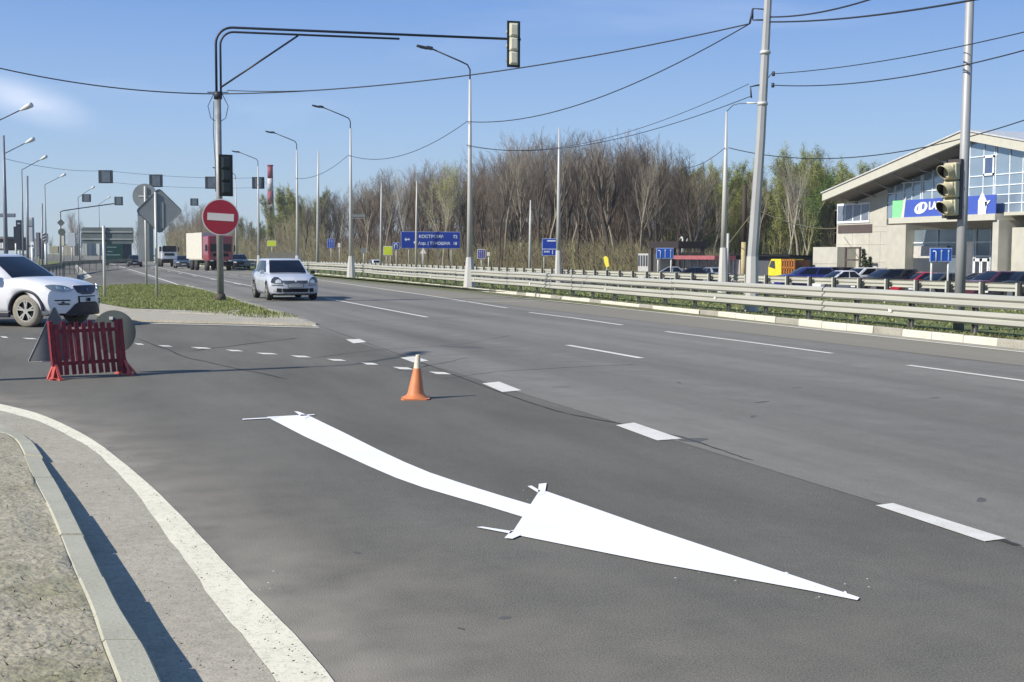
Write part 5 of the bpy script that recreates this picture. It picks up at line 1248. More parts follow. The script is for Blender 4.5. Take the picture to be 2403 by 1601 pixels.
# kiosks and yard
def simple(name, label, cat, X, px0, px1, py0, col, depth=4., zbase=None, roof=None):
    a, c = QX(px0, 620, X), QX(px1, 620, X); zt = QX((px0+px1)/2, py0, X).z; zb3 = gz(X); t = thing(name, (X, (a.y+c.y)/2, zb3), label, cat)
    b = B(); b.box((X+depth/2, (a.y+c.y)/2, (zt+zb3)/2), (depth, a.y-c.y, zt-zb3)); b.build('wall', col, t)
    if roof: b = B(); b.box((X+depth/2-.2, (a.y+c.y)/2, zt+.06), (depth+.7, a.y-c.y+.5, .12)); b.build('roof', roof, t)
    return t, a.y, c.y, zt
dkw = mat('shed_grey', (.075, .08, .095), .7, var=.1)
simple('shed', 'long dark grey shed with flat roof behind the yellow truck', 'shed', 60, 1775, 1862, 602, dkw, roof=black)
simple('shed', 'dark grey shed between the flared white pole and the big grey pole', 'shed', 60, 1712, 1768, 600, dkw, roof=black)
# brown topped kiosk
X = 56; t = thing('kiosk', (X, QX(1558, 620, X).y, gz(X)), 'open market kiosk with deep dark brown fascia behind the blue lane sign', 'kiosk')
a, c = QX(1523, 575, X), QX(1592, 575, X); zt, zb3 = QX(1558, 567, X).z, QX(1558, 583, X).z
b = B(); b.box((X+1.5, (a.y+c.y)/2, (zt+zb3)/2), (3, a.y-c.y, zt-zb3)); b.build('fascia', mat('fascia_brown', (.028, .02, .018), .7), t)
for y in (a.y-.2, c.y+.2):
    for xx in (X+.2, X+2.8): b = B(); b.box((xx, y, (zb3+gz(X))/2), (.3, .3, zb3-gz(X))); b.build('pillar', brn_, t)
b = B(); b.box((X+2.9, (a.y+c.y)/2, (zb3+gz(X))/2-.2), (.1, a.y-c.y-.4, zb3-gz(X)-.4)); b.build('wall', mat('kiosk_wall', (.30, .27, .24), .7, var=.4, scale=1.5), t)
# fence of stalls and red awning
X = 55; a, c = QX(1583, 600, X), QX(1679, 600, X); zt = QX(1630, 599, X).z; t = thing('awning', (X, (a.y+c.y)/2, gz(X)), 'long faded red awning on thin dark posts', 'awning')
b = B(); b.box((X+1, (a.y+c.y)/2, zt-.22), (2.2, a.y-c.y, .36)); b.build('awning_roof', mat('awning_red', (.33, .10, .11), .7, var=.15), t)
for k in range(6):
    y = lerp(a.y-.3, c.y+.3, k/5); b = B(); b.box((X+.1, y, (zt-.4+gz(X))/2), (.1, .1, zt-.4-gz(X))); b.build('post', steel_d, t)
b = B()
for k in range(26): y = lerp(a.y, c.y, k/25)+rnd.uniform(-.1, .1); b.box((X+2.5, y, .3), (.05, rnd.uniform(.1, .28), 2.0), R(rnd.uniform(-20, 20)))
tag(b.build('stacked_boards', mat('boards_pale', (.38, .34, .33), .7, var=.2)), 'pale upright boards stored under the red awning', 'boards')
# grey booth left of kiosk
X = 56; t, ya, yb2, zt = simple('booth', 'small glazed booth with pale frame left of the brown topped kiosk', 'booth', X, 1497, 1521, 595, mat('booth', (.42, .42, .40), .6), 2.5)
b = B(); 
for k in range(4): b.box((X-.02, lerp(ya, yb2, (k+.5)/4), zt-.75), (.05, .28*abs(ya-yb2)/4*2.2, 1.1))
b.build('window', gld, t)
# white bird-like statue and yellow figure
X = 62; base = QX(1603, 600, X); base.z = gz(X); t = thing('statue', base, 'pale statue of a standing bird with a long raised limb, above the red awning', 'statue'); b = B()
def wp3(px, py, dx=0): return QX(px, py, X+dx)
b.tube([base, wp3(1603, 598)], [.5, .4], 8); b.tube([wp3(1601, 596), wp3(1601, 585), wp3(1602, 577), wp3(1602, 568), wp3(1602, 560), wp3(1600, 557), wp3(1595, 562)], [.10, .24, .27, .10, .08, .11, .05], 10)
b.tube([wp3(1606, 578), wp3(1611, 573), wp3(1613, 560)], [.07, .06, .04], 6); b.tube([wp3(1598, 578), wp3(1594, 572)], [.08, .05], 6)
b.build('figure', mat('statue_pale', (.50, .52, .45), .7, var=.15), t)
X = 52; base = QX(1424, 640, X); base.z = gz(X); t = thing('advert_flag', base, 'bright yellow advertising flag leaning behind the far guardrail', 'flag'); b = B()
fl = [wp3(1416, 604), wp3(1421, 601), wp3(1426, 605), wp3(1429, 625), wp3(1423, 628), wp3(1419, 620)]; fl = [QX(1201+(p.x*0)+q, r, X) for p, (q, r) in zip(fl, [(215, 604), (220, 601), (225, 605), (228, 625), (222, 628), (218, 620)])]
b.prism(fl, (.06, 0, 0)); b.build('flag_cloth', mat('flag_yellow', (.62, .52, .05), .6), t); b = B(); b.tube([base, QX(1424, 610, X+.1)], .04, 6); b.build('pole', galv, t)
# yellow works truck
X = 56; c = QX(1832, 620, X); t = thing('works_truck', (X, c.y, gz(X)), 'yellow works truck with an orange lattice body behind the far guardrail', 'truck'); yl = mat('truck_yellow', (.72, .60, .03), .4, coat=.5); og = mat('lattice_orange', (.42, .16, .03), .6)
L0, L1, L2 = QX(1803, 620, X).y, QX(1833, 620, X).y, QX(1862, 620, X).y; zt = QX(1815, 608, X).z; zg = gz(X)
b = B(); b.prism([Vector((X, L0, zg+.7)), Vector((X, L0, zg+1.5)), Vector((X, L0-.45, zt)), Vector((X, L1, zt)), Vector((X, L1, zg+.7))], (2.2, 0, 0)); b.build('cab', yl, t)
b = B(); b.prism([Vector((X-.03, L0-.15, zg+1.55)), Vector((X-.03, L0-.5, zt-.15)), Vector((X-.03, L0-1.0, zt-.15)), Vector((X-.03, L0-1.1, zg+1.4))], (.02, 0, 0)); b.build('window', gld, t)
b = B()
for k in range(6): b.box((X+.1, lerp(L1, L2, k/5), (zt+zg+.8)/2), (.1, .1, zt-zg-.8))
for z in (zg+.8, (zt+zg+.8)/2, zt-.1): b.box((X+.1, (L1+L2)/2, z), (.1, abs(L1-L2), .12))
b.mi = 1; b.box((X+.9, (L1+L2)/2, (zt+zg+.8)/2), (1.5, abs(L1-L2)-.1, zt-zg-.95)); b.build('lattice_body', [og, mat('load_brown', (.09, .035, .02), .8, var=.3)], t)
b = B(); b.box((X+1.1, (L0+L2)/2, zg+.6), (1.8, abs(L0-L2), .25)); b.build('chassis', under, t)
for y in (L0-1., L2+1.): b = B(); b.tube([(X+.02, y, zg+.45), (X+.35, y, zg+.45)], .45, n=14); b.build('wheel', rubber, t)

# ================================================================== ROAD SIGNS beyond the median
sblue = mat('sign_blue', (.006, .035, .28), .45, var=.08); sb3 = mat('sign_blue_bright', (.008, .07, .36), .45)
def board(px0, px1, py0, py1, X, label, col=None, legs=((.12), (.88)), face=None, rz=None, tilt=0):
    c = QX((px0+px1)/2, (py0+py1)/2, X); d_ = dist_of(c); wd = (px1-px0)/F*d_; hh = (py1-py0)/F*d_; rz = -YAW-R(2) if rz is None else rz
    zg = gz(X); t = thing('road_sign', Vector((c.x, c.y, zg)), label, 'road sign'); rot = Matrix.Rotation(rz, 3, 'Z')
    b = B(); b.box(c, (wd, .06, hh), rz); b.build('sign_rim', mat('rim_bluewhite', (.30, .38, .60), .5) if col in (sblue, sb3) else swh, t)
    b = B(); e = min(.06*hh, .05); b.box(c+rot@Vector((0, -.02, 0)), (wd-2*e, .05, hh-2*e), rz); b.build('sign_face', col, t)
    for f in legs:
        p = c+rot@Vector(((f-.5)*wd, .08, 0)); b = B(); b.tube([Vector((p.x, p.y, zg)), p+Vector((0, 0, hh*.4))], .05, 6); b.build('leg', galv, t)
    return t, c, rot, wd, hh
wht = mat('marking_white', (.62, .68, .74), .5)
def arrows(t, c, rot, wd, hh, xs, bent_=True):
    b = B()
    for i, f in enumerate(xs):
        x = (f-.5)*wd
        q = lambda u, v: c+rot@Vector((u, -.055, v))
        if i == 0 and bent_: b.tube([q(x, -hh*.46), q(x, hh*.14), q(x-.03*wd, hh*.24), q(x-.10*wd, hh*.26), q(x-.14*wd, hh*.22)], .025*wd if wd > 1.5 else .032, 5)
        else:
            b.box(q(x, -hh*.06), (.042*wd, .012, hh*.72)); b.prism([q(x-.05*wd, hh*.24), q(x+.05*wd, hh*.24), q(x, hh*.38)], rot@Vector((0, -.012, 0)))
    b.build('lane_arrow', wht, t)
s_ = board(2182, 2233, 582, 614, 38, 'blue lane sign with three white arrows left of the round signal pole', sb3); arrows(*s_, (.28, .52, .84))
s_ = board(1540, 1580, 582, 607, 38.5, 'blue lane sign with three white arrows in front of the brown topped kiosk', sb3); arrows(*s_, (.25, .52, .84))
s_ = board(768, 785, 561, 582, 37, 'small blue lane sign with white arrows right of the silver hatchback', sblue, legs=(.5,)); arrows(*s_, (.3, .55, .8), False)
t, c, rot, wd, hh = board(941, 1080, 544, 583, 40, 'long blue direction sign with two lines of white lettering across the wood', sblue, legs=(.13, .36, .62, .85), rz=-YAW+R(10))
ri = rot@Vector((1, 0, 0)); q = lambda u, v: c+rot@Vector((u*wd, -.06, v*hh))
text('КОСТРОМА', hh*.26, wht, t, q(-.20, .12), ri, (0, 0, 1), .01, bold=.012); text('72', hh*.26, wht, t, q(.38, .12), ri, (0, 0, 1), .01, bold=.012)
text('Аэр. | ТУНОШНА', hh*.24, wht, t, q(-.21, -.28), ri, (0, 0, 1), .01, bold=.012); text('18', hh*.24, wht, t, q(.38, -.28), ri, (0, 0, 1), .01, bold=.012)
b = B(); b.prism([q(-.44, .02), q(-.41, .14), q(-.41, -.10)], rot@Vector((0, -.02, 0))); b.box(q(-.38, .02), (wd*.06, .02, hh*.07), ax=rot); b.tube([q(-.39, .0), q(-.36, .10)], .03, 5); b.tube([q(-.28, -.22), q(-.235, -.08)], .05, 5); b.tube([q(-.285, -.1), q(-.23, -.2)], .04, 5); b.build('pictogram', wht, t)
t, c, rot, wd, hh = board(1272, 1312, 560, 600, 41, 'square blue two-panel sign partly hidden by the slender white pole', sblue)
b = B(); q = lambda u, v: c+rot@Vector((u*wd, -.06, v*hh)); b.box(q(0, -.12), (wd*.94, .02, hh*.03), ax=rot); b.box(q(.05, .36), (wd*.5, .02, hh*.07), ax=rot)
for k in range(4): b.box(q(-.36+k*.09, -.27), (wd*.05, .02, hh*.10), ax=rot)
for k in range(2): b.box(q(.12+k*.2, -.3), (wd*.04, .02, hh*.24), ax=rot)
b.build('sign_graphic', wht, t)
yg = mat('sign_lime', (.42, .50, .015), .6, var=.08)
board(900, 921, 578, 599, 36, 'square yellow-green board on two legs left of the small arrow sign', yg, legs=(.3, .75))
board(627, 648, 565, 578, 40, 'yellow-green board just right of the chimney, low over the fence', yg, legs=(.5,))
t, c, rot, wd, hh = board(922, 937, 569, 586, 36.5, 'small blue sign with white U-turn arrow left of the long blue sign', sblue, legs=(.5,))
b = B(); q = lambda u, v: c+rot@Vector((u*wd, -.06, v*hh)); b.tube([q(-.2, -.4), q(-.2, .15), q(-.1, .3), q(.1, .3), q(.2, .15), q(.2, -.4)], .05, 5); b.build('sign_graphic', wht, t)
t, c, rot, wd, hh = board(1120, 1139, 585, 607, 37, 'small violet-blue lane sign right of the nearest white median lamp', mat('sign_violet', (.05, .04, .22), .5), legs=(.5,)); arrows(t, c, rot, wd, hh, (.25, .5, .75), False)
board(793, 799, 571, 581, 37, 'tiny white square sign beside the small blue lane sign', swh, legs=(.5,)); board(1143, 1150, 592, 601, 37, 'tiny white square sign beside the violet-blue lane sign', swh, legs=(.5,))
board(854, 854, 608, 612, 37, 'x', swh) if False else None
c = QX(853, 588, 36); t = thing('road_sign', c, 'round grey sign back on a thin post between two median lamps', 'road sign'); b = B(); disc(b, c, -back, .35, .02, 20); b.build('sign_plate', signback, t); b = B(); b.tube([Vector((c.x, c.y+.05, gz(36))), c+Vector((0, .05, 0))], .04, 6); b.build('post', galv, t)
c = QX(993, 590, 36); t = thing('road_sign', c, 'small white triangular sign back under the long blue sign', 'road sign'); b = B(); rot = Matrix.Rotation(-YAW, 3, 'Z'); b.prism([c+rot@Vector((-.35, 0, -.25)), c+rot@Vector((.35, 0, -.25)), c+rot@Vector((0, 0, .4))], rot@Vector((0, .02, 0))); b.build('sign_plate', swh, t); b = B(); b.tube([Vector((c.x, c.y+.05, gz(36))), c], .04, 6); b.build('post', galv, t)
c = QX(842, 508, 18); t = thing('road_sign', c, 'grey double bar bracket sign sticking out of the white median lamp', 'sign'); b = B(); rot = Matrix.Rotation(-YAW, 3, 'Z'); b.box(c+Vector((0, 0, .05)), (.85, .06, .16), -YAW); b.box(c+Vector((0, 0, -.13)), (.85, .06, .05), -YAW); b.build('sign_plate', signback, t)
# chimney
cb = Q(636, 590, 520); cb.z = -2; tpz = Q(636, 388, 520).z; t = thing('chimney', cb, 'tall factory chimney banded red and white behind the trees', 'chimney'); hgt = tpz-cb.z
rm_ = mat('chimney_red', (.24, .05, .075), .7); wm_ = mat('chimney_white', (.5, .47, .46), .7)
zz = [tpz, Q(636, 419, 520).z, Q(636, 449, 520).z, Q(636, 480, 520).z, Q(636, 512, 520).z, cb.z]
for k in range(5):
    b = B(); r0 = lerp(1.1, 1.6, k/5); b.tube([Vector((cb.x, cb.y, zz[k+1])), Vector((cb.x, cb.y, zz[k]))], [r0+.12, r0], n=20); b.build('band', rm_ if k % 2 == 0 else wm_, t)
b = B(); b.tube([Vector((cb.x, cb.y, tpz-.4)), Vector((cb.x, cb.y, tpz+.15))], [1.35, 1.35], n=20); b.build('crown_ring', rm_, t)
# grey wall/bridge parapet right of chimney
c = Q(668, 594, 130); t = tag(B().build('wall', galv), None) if False else None
b = B(); b.box(Vector((c.x, c.y, .9)), (3.6, .3, 1.9), -YAW); o = b.build('concrete_wall', mat('concrete_wall', (.17, .165, .14), .9, var=.1)); tag(o, 'dull grey concrete panel behind the silver hatchback roof', 'wall')

# ================================================================== FAR LEFT
def slab(px0, px1, py0, py1, dist, col, label, cat='sign', name='pylon_sign', depth=.5, legs=False, zg=0., extra=None):
    c = Q((px0+px1)/2, (py0+py1)/2, dist); wd = (px1-px0)/F*dist; hh = (py1-py0)/F*dist; t = thing(name, Vector((c.x, c.y, zg)), label, cat)
    b = B(); b.box(c, (wd, depth, hh), -YAW); b.build('panel' if cat != 'building' else 'wall', col, t, bevel=.03)
    if legs: b = B(); b.tube([Vector((c.x, c.y, zg)), c], .12, 6); b.build('post', galv, t)
    return t, c, wd, hh
navy = mat('pylon_navy', (.015, .025, .045), .4); pgrey = mat('pylon_grey', (.36, .40, .44), .5, var=.06); conc = mat('concrete_far', (.33, .34, .31), .8, var=.1)
t, c, wd, hh = slab(40, 50, 517, 585, 120, navy, 'taller dark navy pylon sign at the far left', legs=True); b = B(); b.box(c+Vector((0, -.3, 1.1)), (.25, .1, .15)); b.build('emblem', chrome, t)
slab(34, 40, 532, 570, 125, navy, 'shorter dark navy pylon sign beside the taller one at the far left', legs=True)
t, c, wd, hh = slab(63, 79, 511, 604, 118, pgrey, 'pale grey pylon sign with thin dark frame between two left poles'); b = B(); b.box(c+Vector((0, -.3, hh*.36)), (wd*.8, .1, .55), -YAW); b.build('logo_plate', mat('plate_grey', (.22, .25, .28), .5), t); b = B(); b.box(c+Vector((0, -.3, -.8)), (wd, .1, .06), -YAW); b.build('trim', navy, t)
t, c, wd, hh = slab(72, 80, 568, 596, 100, mat('banner_white', (.68, .70, .72), .6), 'white banner with blurred dark marks on the slope at the left', 'banner', 'banner', .05, True); b = B(); b.box(c+Vector((-.0, -.06, .18)), (.14, .03, .08), -YAW); b.box(c+Vector((.03, -.06, -.14)), (.14, .03, .12), -YAW); b.build('mark', navy, t)
slab(0, 36, 501, 510, 90, mat('board_grey', (.16, .2, .23), .4, .3), 'narrow dark board fixed across the left edge pole', 'sign', 'sign_board', .15)
slab(86, 94, 546, 600, 160, mat('purple_grey', (.13, .12, .16), .6), 'dull purple-grey pylon sign left of the striped board', legs=True)
slab(79, 96, 560, 608, 175, mat('fence_grey', (.24, .26, .24), .7), 'grey corrugated enclosure beside the purple-grey pylon', 'building', 'shed', 3)
# striped direction board
t, c, wd, hh = slab(103, 111, 548, 570, 95, swh, 'chevron board with black and white diagonal stripes on a pale post', legs=True); b = B(); rot = Matrix.Rotation(-YAW, 3, 'Z')
for k in range(3):
    z = -hh*.32+k*hh*.33; b.prism([c+rot@Vector((-wd/2, -.27, z-.09)), c+rot@Vector((wd/2, -.27, z+.06)), c+rot@Vector((wd/2, -.27, z+.17)), c+rot@Vector((-wd/2, -.27, z+.02))], rot@Vector((0, -.01, 0)))
b.build('stripe', black, t)
slab(159, 178, 547, 578, 190, pgrey, 'pale grey billboard back with one dark seam, right of the dark diamond sign', legs=True)
slab(186, 192, 547, 580, 188, pgrey, 'narrow pale panel right of the grey billboard', legs=True)
slab(144, 152, 548, 577, 170, mat('panel_cream', (.5, .47, .4), .6), 'narrow cream panel beside the far mast', legs=True)
slab(119, 140, 578, 595, 150, mat('bar_conc', (.27, .26, .2), .8), 'low sand-grey concrete block wall by the slip road', 'wall', 'low_wall', 1.)
t, c, wd, hh = slab(18, 43, 562, 588, 130, mat('house_grey', (.13, .12, .13), .7), 'low dark grey house with a row of windows at the far left', 'building', 'house', 6); b = B()
for k in range(4): b.box(c+Matrix.Rotation(-YAW, 3, 'Z')@Vector(((k-1.5)*wd/4.4, -3.03, -.1)), (.17, .05, .6), -YAW)
b.build('window', mat('frame_white', (.7, .7, .7)), t)
b = B(); b.box(c+Vector((0, 0, hh/2+.12)), (wd+.5, 6.6, .25), -YAW); b.build('roof', mat('roof_grey', (.2, .19, .19), .8), t)
for i, (a, bb, d_) in enumerate(((196, 215, 230), (214, 245, 240), (150, 186, 235))):
    slab(a, bb, 566+i*3, 600, d_, mat('blur%d' % i, [(.35, .38, .36), (.42, .45, .45), (.33, .32, .27)][i], .8, var=.35, scale=.6, sx=(1, 1, .1)), ['pale low roadside building behind the white guardrail', 'whitish low building left of the green truck', 'sandy low building behind the far mast'][i], 'building', 'roadside_building', 5)
# far mast with arm and hanging panel
mp_ = Q(141, 590, 130); mp_.z = 0; t = thing('signal_mast', mp_, 'distant grey mast with a long rising arm above the slip road', 'signal mast'); b = B(); cr2 = Q(141, 500, 130)
b.tube([mp_, cr2], [.14, .1], 8); b.build('pole', mat('mast_far', (.30, .32, .31), .5), t); b = B(); b.tube([cr2, Q(142, 497, 130), Q(148, 495, 130), Q(180, 490, 131), Q(268, 478, 133)], .06, 6); b.build('arm', steel_d, t)
c = Q(143, 523, 129); t = thing('road_sign', c, 'dark diamond sign back on the distant mast', 'road sign'); b = B(); b.box(c, (.6, .03, .6), ax=rot@Matrix.Rotation(R(45), 3, 'Y')); b.build('sign_plate', mat('sb_dark', (.07, .09, .085), .5), t)
c = Q(145, 545, 129); t = thing('road_sign', c, 'dark round sign back below the diamond one on the distant mast', 'road sign'); b = B(); disc(b, c, -back, .4, .03, 20); b.build('sign_plate', mat('sb_dark', (.07, .09, .085)), t)
# left guardrail along the slip road
lg = thing('guardrail', Q(150, 610, 110), 'weathered beige guardrail curving along the far slip road', 'guardrail'); 
pp = [P(30, 650), P(90, 632), P(142, 618)]; path = [Vector((p.x, p.y, 0)) for p in (Q(60, 632, 56), Q(110, 622, 66), Q(143, 612, 78), Q(148, 608, 90), Q(190, 606, 105), Q(250, 604, 125), Q(330, 602, 160))]
grm = mat('rail_beige', (.27, .26, .18), .7, var=.15)
b = B(); wbeam(b, path, .85, side=-1, h=.35); b.build('beam', grm, lg)
for p in [lerp(a, c, k/4) for a, c in zip(path, path[1:]) for k in range(4)]: b = B(); b.box(p+Vector((.1, .05, .45)), (.08, .08, .9)); b.build('post', postm, lg)
# slip road marks at the left
b = B(); 
for q in ([(168, 607), (176, 607), (207, 637), (186, 640)],): b.face([D(x, y, .009) for x, y in q])
struct(b, 'painted_area', MATS['kerb_old'])
b = B(); pq = [(170, 605), (207, 637), (183, 643)]
V = [D(x, y, .0125) for x, y in pq]; b.grid([[v-Vector((.1, 0, 0)), v+Vector((.12, .1, 0))] for v in V]); struct(b, 'edge_line', MATS['kerb_white'])
b = B(); b.face([D(x, y, .02) for x, y in ((-150, 625), (-150, 612), (60, 603), (140, 600), (146, 604), (148, 612), (120, 618), (40, 628))]); struct(b, 'grass_bank', MATS['grass_ground'])

# ================================================================== WOOD
def tree_mesh(seed, Ht, spread, mats_w, leaf=0, leafm=None, thin=1., lev=(9, 7, 6, 4), low=.18, curve=.5):
    r = random.Random(seed); b = B()
    tips = []
    def seg(p, d, L, rad, n=3, sides=3, up=.25):
        pts = [p]; q = p.copy(); dd = d.copy()
        for i in range(n):
            dd = (dd+Vector((r.gauss(0, .09), r.gauss(0, .09), up*.22))).normalized(); q = q+dd*(L/n); pts.append(q.copy())
        b.tube(pts, [lerp(rad, rad*.45, i/n) for i in range(n+1)], n=sides, cap=False, sm=False); return pts, dd
    def branch(p, d, L, rad, level):
        pts, dd = seg(p, d, L, rad, n=(5, 4, 3, 2, 1)[level], sides=(6, 4, 3, 3, 3)[level], up=(.3, .8, .6, .5, .3)[level])
        if level == 4 or level > len(lev)-1: tips.append(pts[-1]); tips.append(lerp(pts[0], pts[-1], .5)); return
        k = lev[level]
        for i in range(k):
            f = lerp(low if level == 0 else .15, 1, (i+r.random()*.8)/k); f = min(f, .99); j = f*(len(pts)-1); q = lerp(pts[int(j)], pts[min(int(j)+1, len(pts)-1)], j % 1)
            a = r.uniform(0, 6.283); base = (pts[-1]-pts[0]).normalized(); u = base.cross(Vector((.3, .9, .1))).normalized(); v = base.cross(u)
            ang = spread*(1.15 if level == 0 else 1.)*r.uniform(.6, 1.25)*(1-.4*f if level == 0 else 1)
            nd = (base*math.cos(ang)+(u*math.cos(a)+v*math.sin(a))*math.sin(ang)).normalized()
            LL = L*(.62-.30*f if level == 0 else .58-.2*f)*r.uniform(.7, 1.2)
            branch(q, nd, LL, max(rad*(1-f*.6)*.5, .012*thin), level+1)
    branch(Vector((0, 0, -.3)), Vector((r.gauss(0, .04), r.gauss(0, .04), 1)).normalized(), Ht, Ht*.0105*thin+.03, 0)
    me_b = B()
    if leaf:
        for tpt in tips:
            for _ in range(leaf):
                c = tpt+Vector((r.gauss(0, .22), r.gauss(0, .22), r.gauss(0, .25))); s_ = r.uniform(.05, .11); me_b.mi = r.choice((0, 0, 1)); a = Vector((r.gauss(0, 1), r.gauss(0, 1), r.gauss(0, 1))).normalized(); c2 = a.cross(Vector((.2, .3, .9))).normalized()
                me_b.face([c-a*s_, c+c2*s_, c+a*s_, c-c2*s_*.8])
    def mk(bb, nm, ms):
        me = bpy.data.meshes.new(nm); me.from_pydata(bb.v, [], bb.f); [me.materials.append(x) for x in ms]; me.polygons.foreach_set('material_index', bb.m); me.update(); return me
    zs = sorted(v[2] for v in b.v); htop = zs[int(len(zs)*.995)]
    return mk(b, 'trunk', mats_w), (mk(me_b, 'crown', leafm) if leaf else None), htop
bark_g = mat('bark_grey', (.185, .155, .12), .9, var=.25, scale=.8); bark_b = mat('bark_brown', (.18, .133, .095), .9, var=.25, scale=.8); bark_d = mat('bark_dark', (.085, .067, .052), .9, var=.2); bark_l = mat('bark_pale', (.34, .31, .25), .8, var=.25, scale=2)
bark_o = mat('bark_olive', (.25, .235, .115), .9, var=.25, scale=.8)
lf1 = mat('leaf_spring', (.29, .32, .085), .8, var=.2, scale=.5); lf2 = mat('leaf_spring2', (.19, .21, .07), .8, var=.2); lf3 = mat('leaf_green', (.075, .15, .015), .8, var=.2); lf4 = mat('leaf_olive', (.21, .20, .105), .9, var=.2)
VAR = {'grey': [tree_mesh(s, 20, .62, [bark_g], lev=(11, 8, 6, 3), low=.3, thin=1.15) for s in (1, 2, 3)],
       'brown': [tree_mesh(s, 18, .55, [bark_b], lev=(12, 8, 6, 3)) for s in (4, 5, 6)],
       'green': [tree_mesh(s, 16, .34, [bark_o], leaf=5, leafm=[lf1, lf2], lev=(15, 7, 5, 3), low=.1) for s in (7, 8, 9)],
       'olive': [tree_mesh(s, 15, .5, [bark_b], leaf=1, leafm=[lf4, lf4], lev=(12, 8, 5, 3), low=.1) for s in (10, 11)]}
SPECIAL = {'willow': tree_mesh(31, 18, .5, [bark_l], leaf=2, leafm=[lf1, lf4], lev=(10, 8, 6, 3), thin=.6), 'oak': tree_mesh(32, 17, .72, [bark_d], lev=(10, 9, 6, 4), thin=1.3), 'leafy': tree_mesh(33, 13, .4, [bark_o], leaf=5, leafm=[lf3, lf3], lev=(10, 7, 4), low=.3), 'slim': tree_mesh(35, 19, .42, [bark_d], lev=(12, 6, 5), low=.4, thin=1.5), 'slimp': tree_mesh(36, 18, .38, [mat('bark_tan', (.26, .225, .17), .9, var=.2)], lev=(11, 6, 5), low=.45, thin=1.2), 'birch': tree_mesh(34, 18, .26, [bark_l], leaf=0, lev=(12, 6, 4), thin=.6, low=.35)}
HT = {'grey': 20, 'brown': 18, 'green': 16, 'olive': 15}
def put_tree(px, dist, ytop_src, kind, k, label, group, jitter=.1, zoff=-1.2, mesh=None, ht=None):
    base = Q(px, 590, dist); base.z = gz(base.x) if base.x > 17 else -.3; top = Q(px, ytop_src, dist).z; H_ = (top-base.z)*1.02
    me = mesh or VAR[kind][k % len(VAR[kind])]; H0 = me[2]
    t = thing('tree', base, label, 'tree', group); s_ = H_/H0/1.0; t.scale = (s_*rnd.uniform(.85, 1.15), s_*rnd.uniform(.85, 1.15), s_); t.rotation_euler = (0, 0, rnd.uniform(0, 6.28))
    for nm, m_ in (('trunk', me[0]), ('crown', me[1])):
        if m_: o = bpy.data.objects.new(nm, m_); COL.objects.link(o); o.parent = t
    return t
SKY = [(395, 500), (430, 480), (490, 480), (530, 500), (600, 520), (645, 518), (655, 445), (670, 440), (700, 440), (760, 458), (810, 440), (870, 430), (920, 400), (990, 385), (1040, 375), (1090, 395), (1130, 382), (1185, 340), (1230, 325), (1300, 325), (1420, 322), (1480, 325), (1530, 335), (1560, 355), (1590, 395), (1640, 372), (1675, 400), (1720, 395), (1760, 385), (1800, 400), (1850, 370), (1890, 350), (1925, 365), (1960, 400), (2000, 385), (2060, 400)]
DD = [(395, 420), (600, 360), (800, 270), (1100, 205), (1500, 165), (2100, 160)]
def kindof(px):
    if px < 560: return rnd.choice(('olive', 'brown'))
    if px < 760: return rnd.choice(('green', 'green', 'olive'))
    if px < 960: return rnd.choice(('brown', 'grey', 'brown', 'olive'))
    if px < 1070: return rnd.choice(('brown', 'olive', 'grey'))
    if px < 1600: return rnd.choice(('brown', 'grey', 'grey', 'brown'))
    if px < 1680: return rnd.choice(('olive', 'green', 'brown'))
    return rnd.choice(('green', 'green', 'green', 'olive'))
LB = {'grey': 'bare grey-brown tree in the leafless wood beyond the far road', 'brown': 'bare reddish-brown tree in the leafless wood beyond the far road', 'green': 'slender tree with fresh yellow-green buds in the wood', 'olive': 'bushy tree with dull olive haze of buds in the wood'}
GRP = {'grey': 'bare grey-brown trees of the wood', 'brown': 'bare reddish-brown trees of the wood', 'green': 'yellow-green budding trees of the wood', 'olive': 'olive budding trees of the wood'}
k = 0
for row in range(4):
    n = (62, 58, 54, 46)[row]
    for i in range(n):
        px = lerp(400, 2090, (i+rnd.random())/n); kd = kindof(px)
        f = (1, .97, 1.0, .86)[row]*rnd.uniform(.84, 1.03); ys_ = interp(px, SKY); ht_y = 592-(592-ys_)*f
        if 960 < px < 2090 or row < 3: put_tree(px, interp(px, DD)*(1.18, 1.1, 1.04, 1.0)[row]*rnd.uniform(.98, 1.02), ht_y, kd, k, LB[kd], GRP[kd]); k += 1
for i in range(52):
    px = lerp(700, 1640, (i+rnd.random())/52); nm = ('slim', 'slim', 'slimp')[i % 3]; ys_ = interp(px, SKY); ht_y = 592-(592-ys_)*rnd.uniform(.85, 1.06)
    put_tree(px, interp(px, DD)*rnd.uniform(.90, .985), ht_y, '', 0, ('dark slender bare tree standing at the front of the leafless wood', 'pale tan-barked slender bare tree at the front of the leafless wood')[nm == 'slimp'], ('dark slender trees at the front of the wood', 'pale-barked slender trees at the front of the wood')[nm == 'slimp'], mesh=SPECIAL[nm])
for i in range(5):
    px = lerp(1660, 2080, (i+rnd.random())/5); ys_ = interp(px, SKY); put_tree(px, interp(px, DD)*rnd.uniform(.88, .96), 592-(592-ys_)*rnd.uniform(.75, 1.0), '', 0, 'pale tan-barked slender bare tree among the budding trees', 'pale slender trunks among the budding trees', mesh=SPECIAL['slimp'])
put_tree(1036, 185, 395, '', 0, 'yellow-green willow-like tree with pale forked trunk above the long blue sign', None, mesh=SPECIAL['willow'], ht=18)
put_tree(1638, 140, 352, '', 0, 'lone dark broad-crowned bare tree right of the leafless wood', None, mesh=SPECIAL['oak'], ht=17)
put_tree(1545, 150, 318, '', 0, 'tall dark bare tree at the right end of the leafless wood', None, mesh=SPECIAL['oak'], ht=17)
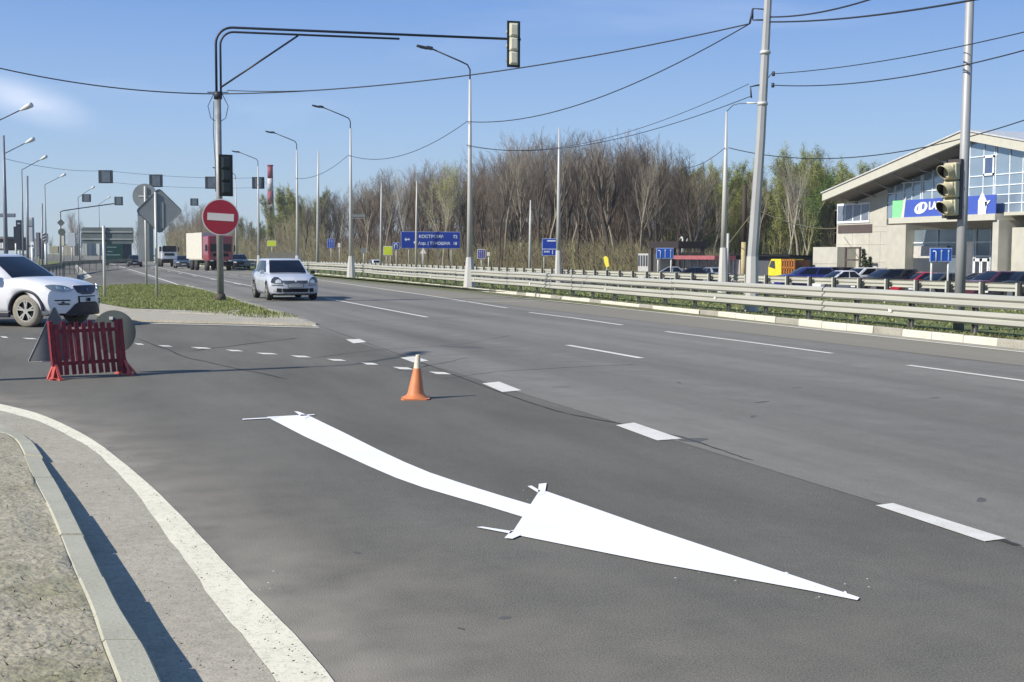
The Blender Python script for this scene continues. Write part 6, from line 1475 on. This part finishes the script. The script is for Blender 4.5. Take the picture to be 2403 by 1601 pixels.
put_tree(1888, 148, 408, '', 0, 'tree with vivid green leaves among the budding trees left of the dealership', None, mesh=SPECIAL['leafy'], ht=13)
put_tree(1905, 152, 338, '', 0, 'tall pale birch topping the budding trees left of the dealership', None, mesh=SPECIAL['birch'], ht=18)
put_tree(1843, 150, 362, '', 0, 'pale bare birch between the big grey pole and the vivid green tree', None, mesh=SPECIAL['birch'], ht=18)
for px, y, d_ in ((170, 497, 330), (196, 505, 335)): put_tree(px, d_, y, 'brown', px, ('wide bare tree standing alone at the far left', 'second lone bare tree touching it on the right')[px == 196], None)
put_tree(322, 380, 522, 'olive', 1, 'small distant tree behind the round sign back', None); put_tree(126, 400, 556, 'olive', 0, 'small distant tree left of the dark diamond sign', None)
# undergrowth and dense backing of the wood
def brush(pts, n, hmax, ms, seed, dens, label, wdt=.05):
    r = random.Random(seed); b = B()
    for _ in range(n):
        px = r.uniform(pts[0], pts[1]); d_ = interp(px, DD)*r.uniform(dens[0], dens[1]); p = Q(px, 592, d_); z0 = gz(p.x)-.2; h = (592-interp(px, SKY))/F*d_*hmax*r.uniform(.35, 1.)
        b.mi = r.choice(range(len(ms))); w_ = wdt*r.uniform(.5, 1.8); lean = Vector((r.gauss(0, .09), r.gauss(0, .09), 1))*h; a = Vector((p.x, p.y, z0)); d1 = RT*w_; mid = a+lean*.55+RT*r.gauss(0, .25)
        b.add([a-d1, a+d1, mid+d1*.6, mid-d1*.6, a+lean], [(0, 1, 2, 3), (3, 2, 4)])
        for _k in range(3):
            s0 = a+lean*r.uniform(.3, .9); e = s0+Vector((r.gauss(0, .9), r.gauss(0, .9), r.uniform(.5, 2.2))); b.face([s0-d1*.5, s0+d1*.5, e])
    return tag(b.build('undergrowth', ms), label, 'undergrowth', kind='stuff')
brush((645, 1640), 15000, .50, [bark_b, bark_g, bark_b, bark_d], 5, (.99, 1.22), 'dense bare brown undergrowth filling the leafless wood', .07)
brush((1560, 2090), 8000, .72, [bark_o, lf4, lf2, bark_o], 6, (.99, 1.2), 'dense olive and green undergrowth of the budding wood', .07)
brush((395, 760), 5500, .85, [bark_o, lf4, bark_b], 8, (.99, 1.15), 'hazy olive undergrowth of the distant wood', .09)
brush((600, 1700), 9000, .30, [bark_o, bark_b, lf4, mat('straw', (.19, .16, .10), .9)], 9, (.90, 1.0), 'low scrub and dry reeds at the foot of the wood', .06)

# ================================================================== AIR
HAZE = 0.00022
b = B(); b.box((150, 380, 14), (1300, 1000, 36)); hz_ = b.build('haze', None); hz_.data.materials.clear()
hm = bpy.data.materials.new('haze'); hm.use_nodes = True; hn = hm.node_tree; hn.nodes.remove(hn.nodes['Principled BSDF'])
pv = hn.nodes.new('ShaderNodeVolumePrincipled'); pv.inputs['Color'].default_value = (.90, .94, 1, 1); pv.inputs['Density'].default_value = HAZE; pv.inputs['Anisotropy'].default_value = .2
hn.links.new(pv.outputs[0], hn.nodes['Material Output'].inputs['Volume']); hz_.data.materials.append(hm); tag(hz_, kind='stuff', label='thin pale haze in the air over the road')
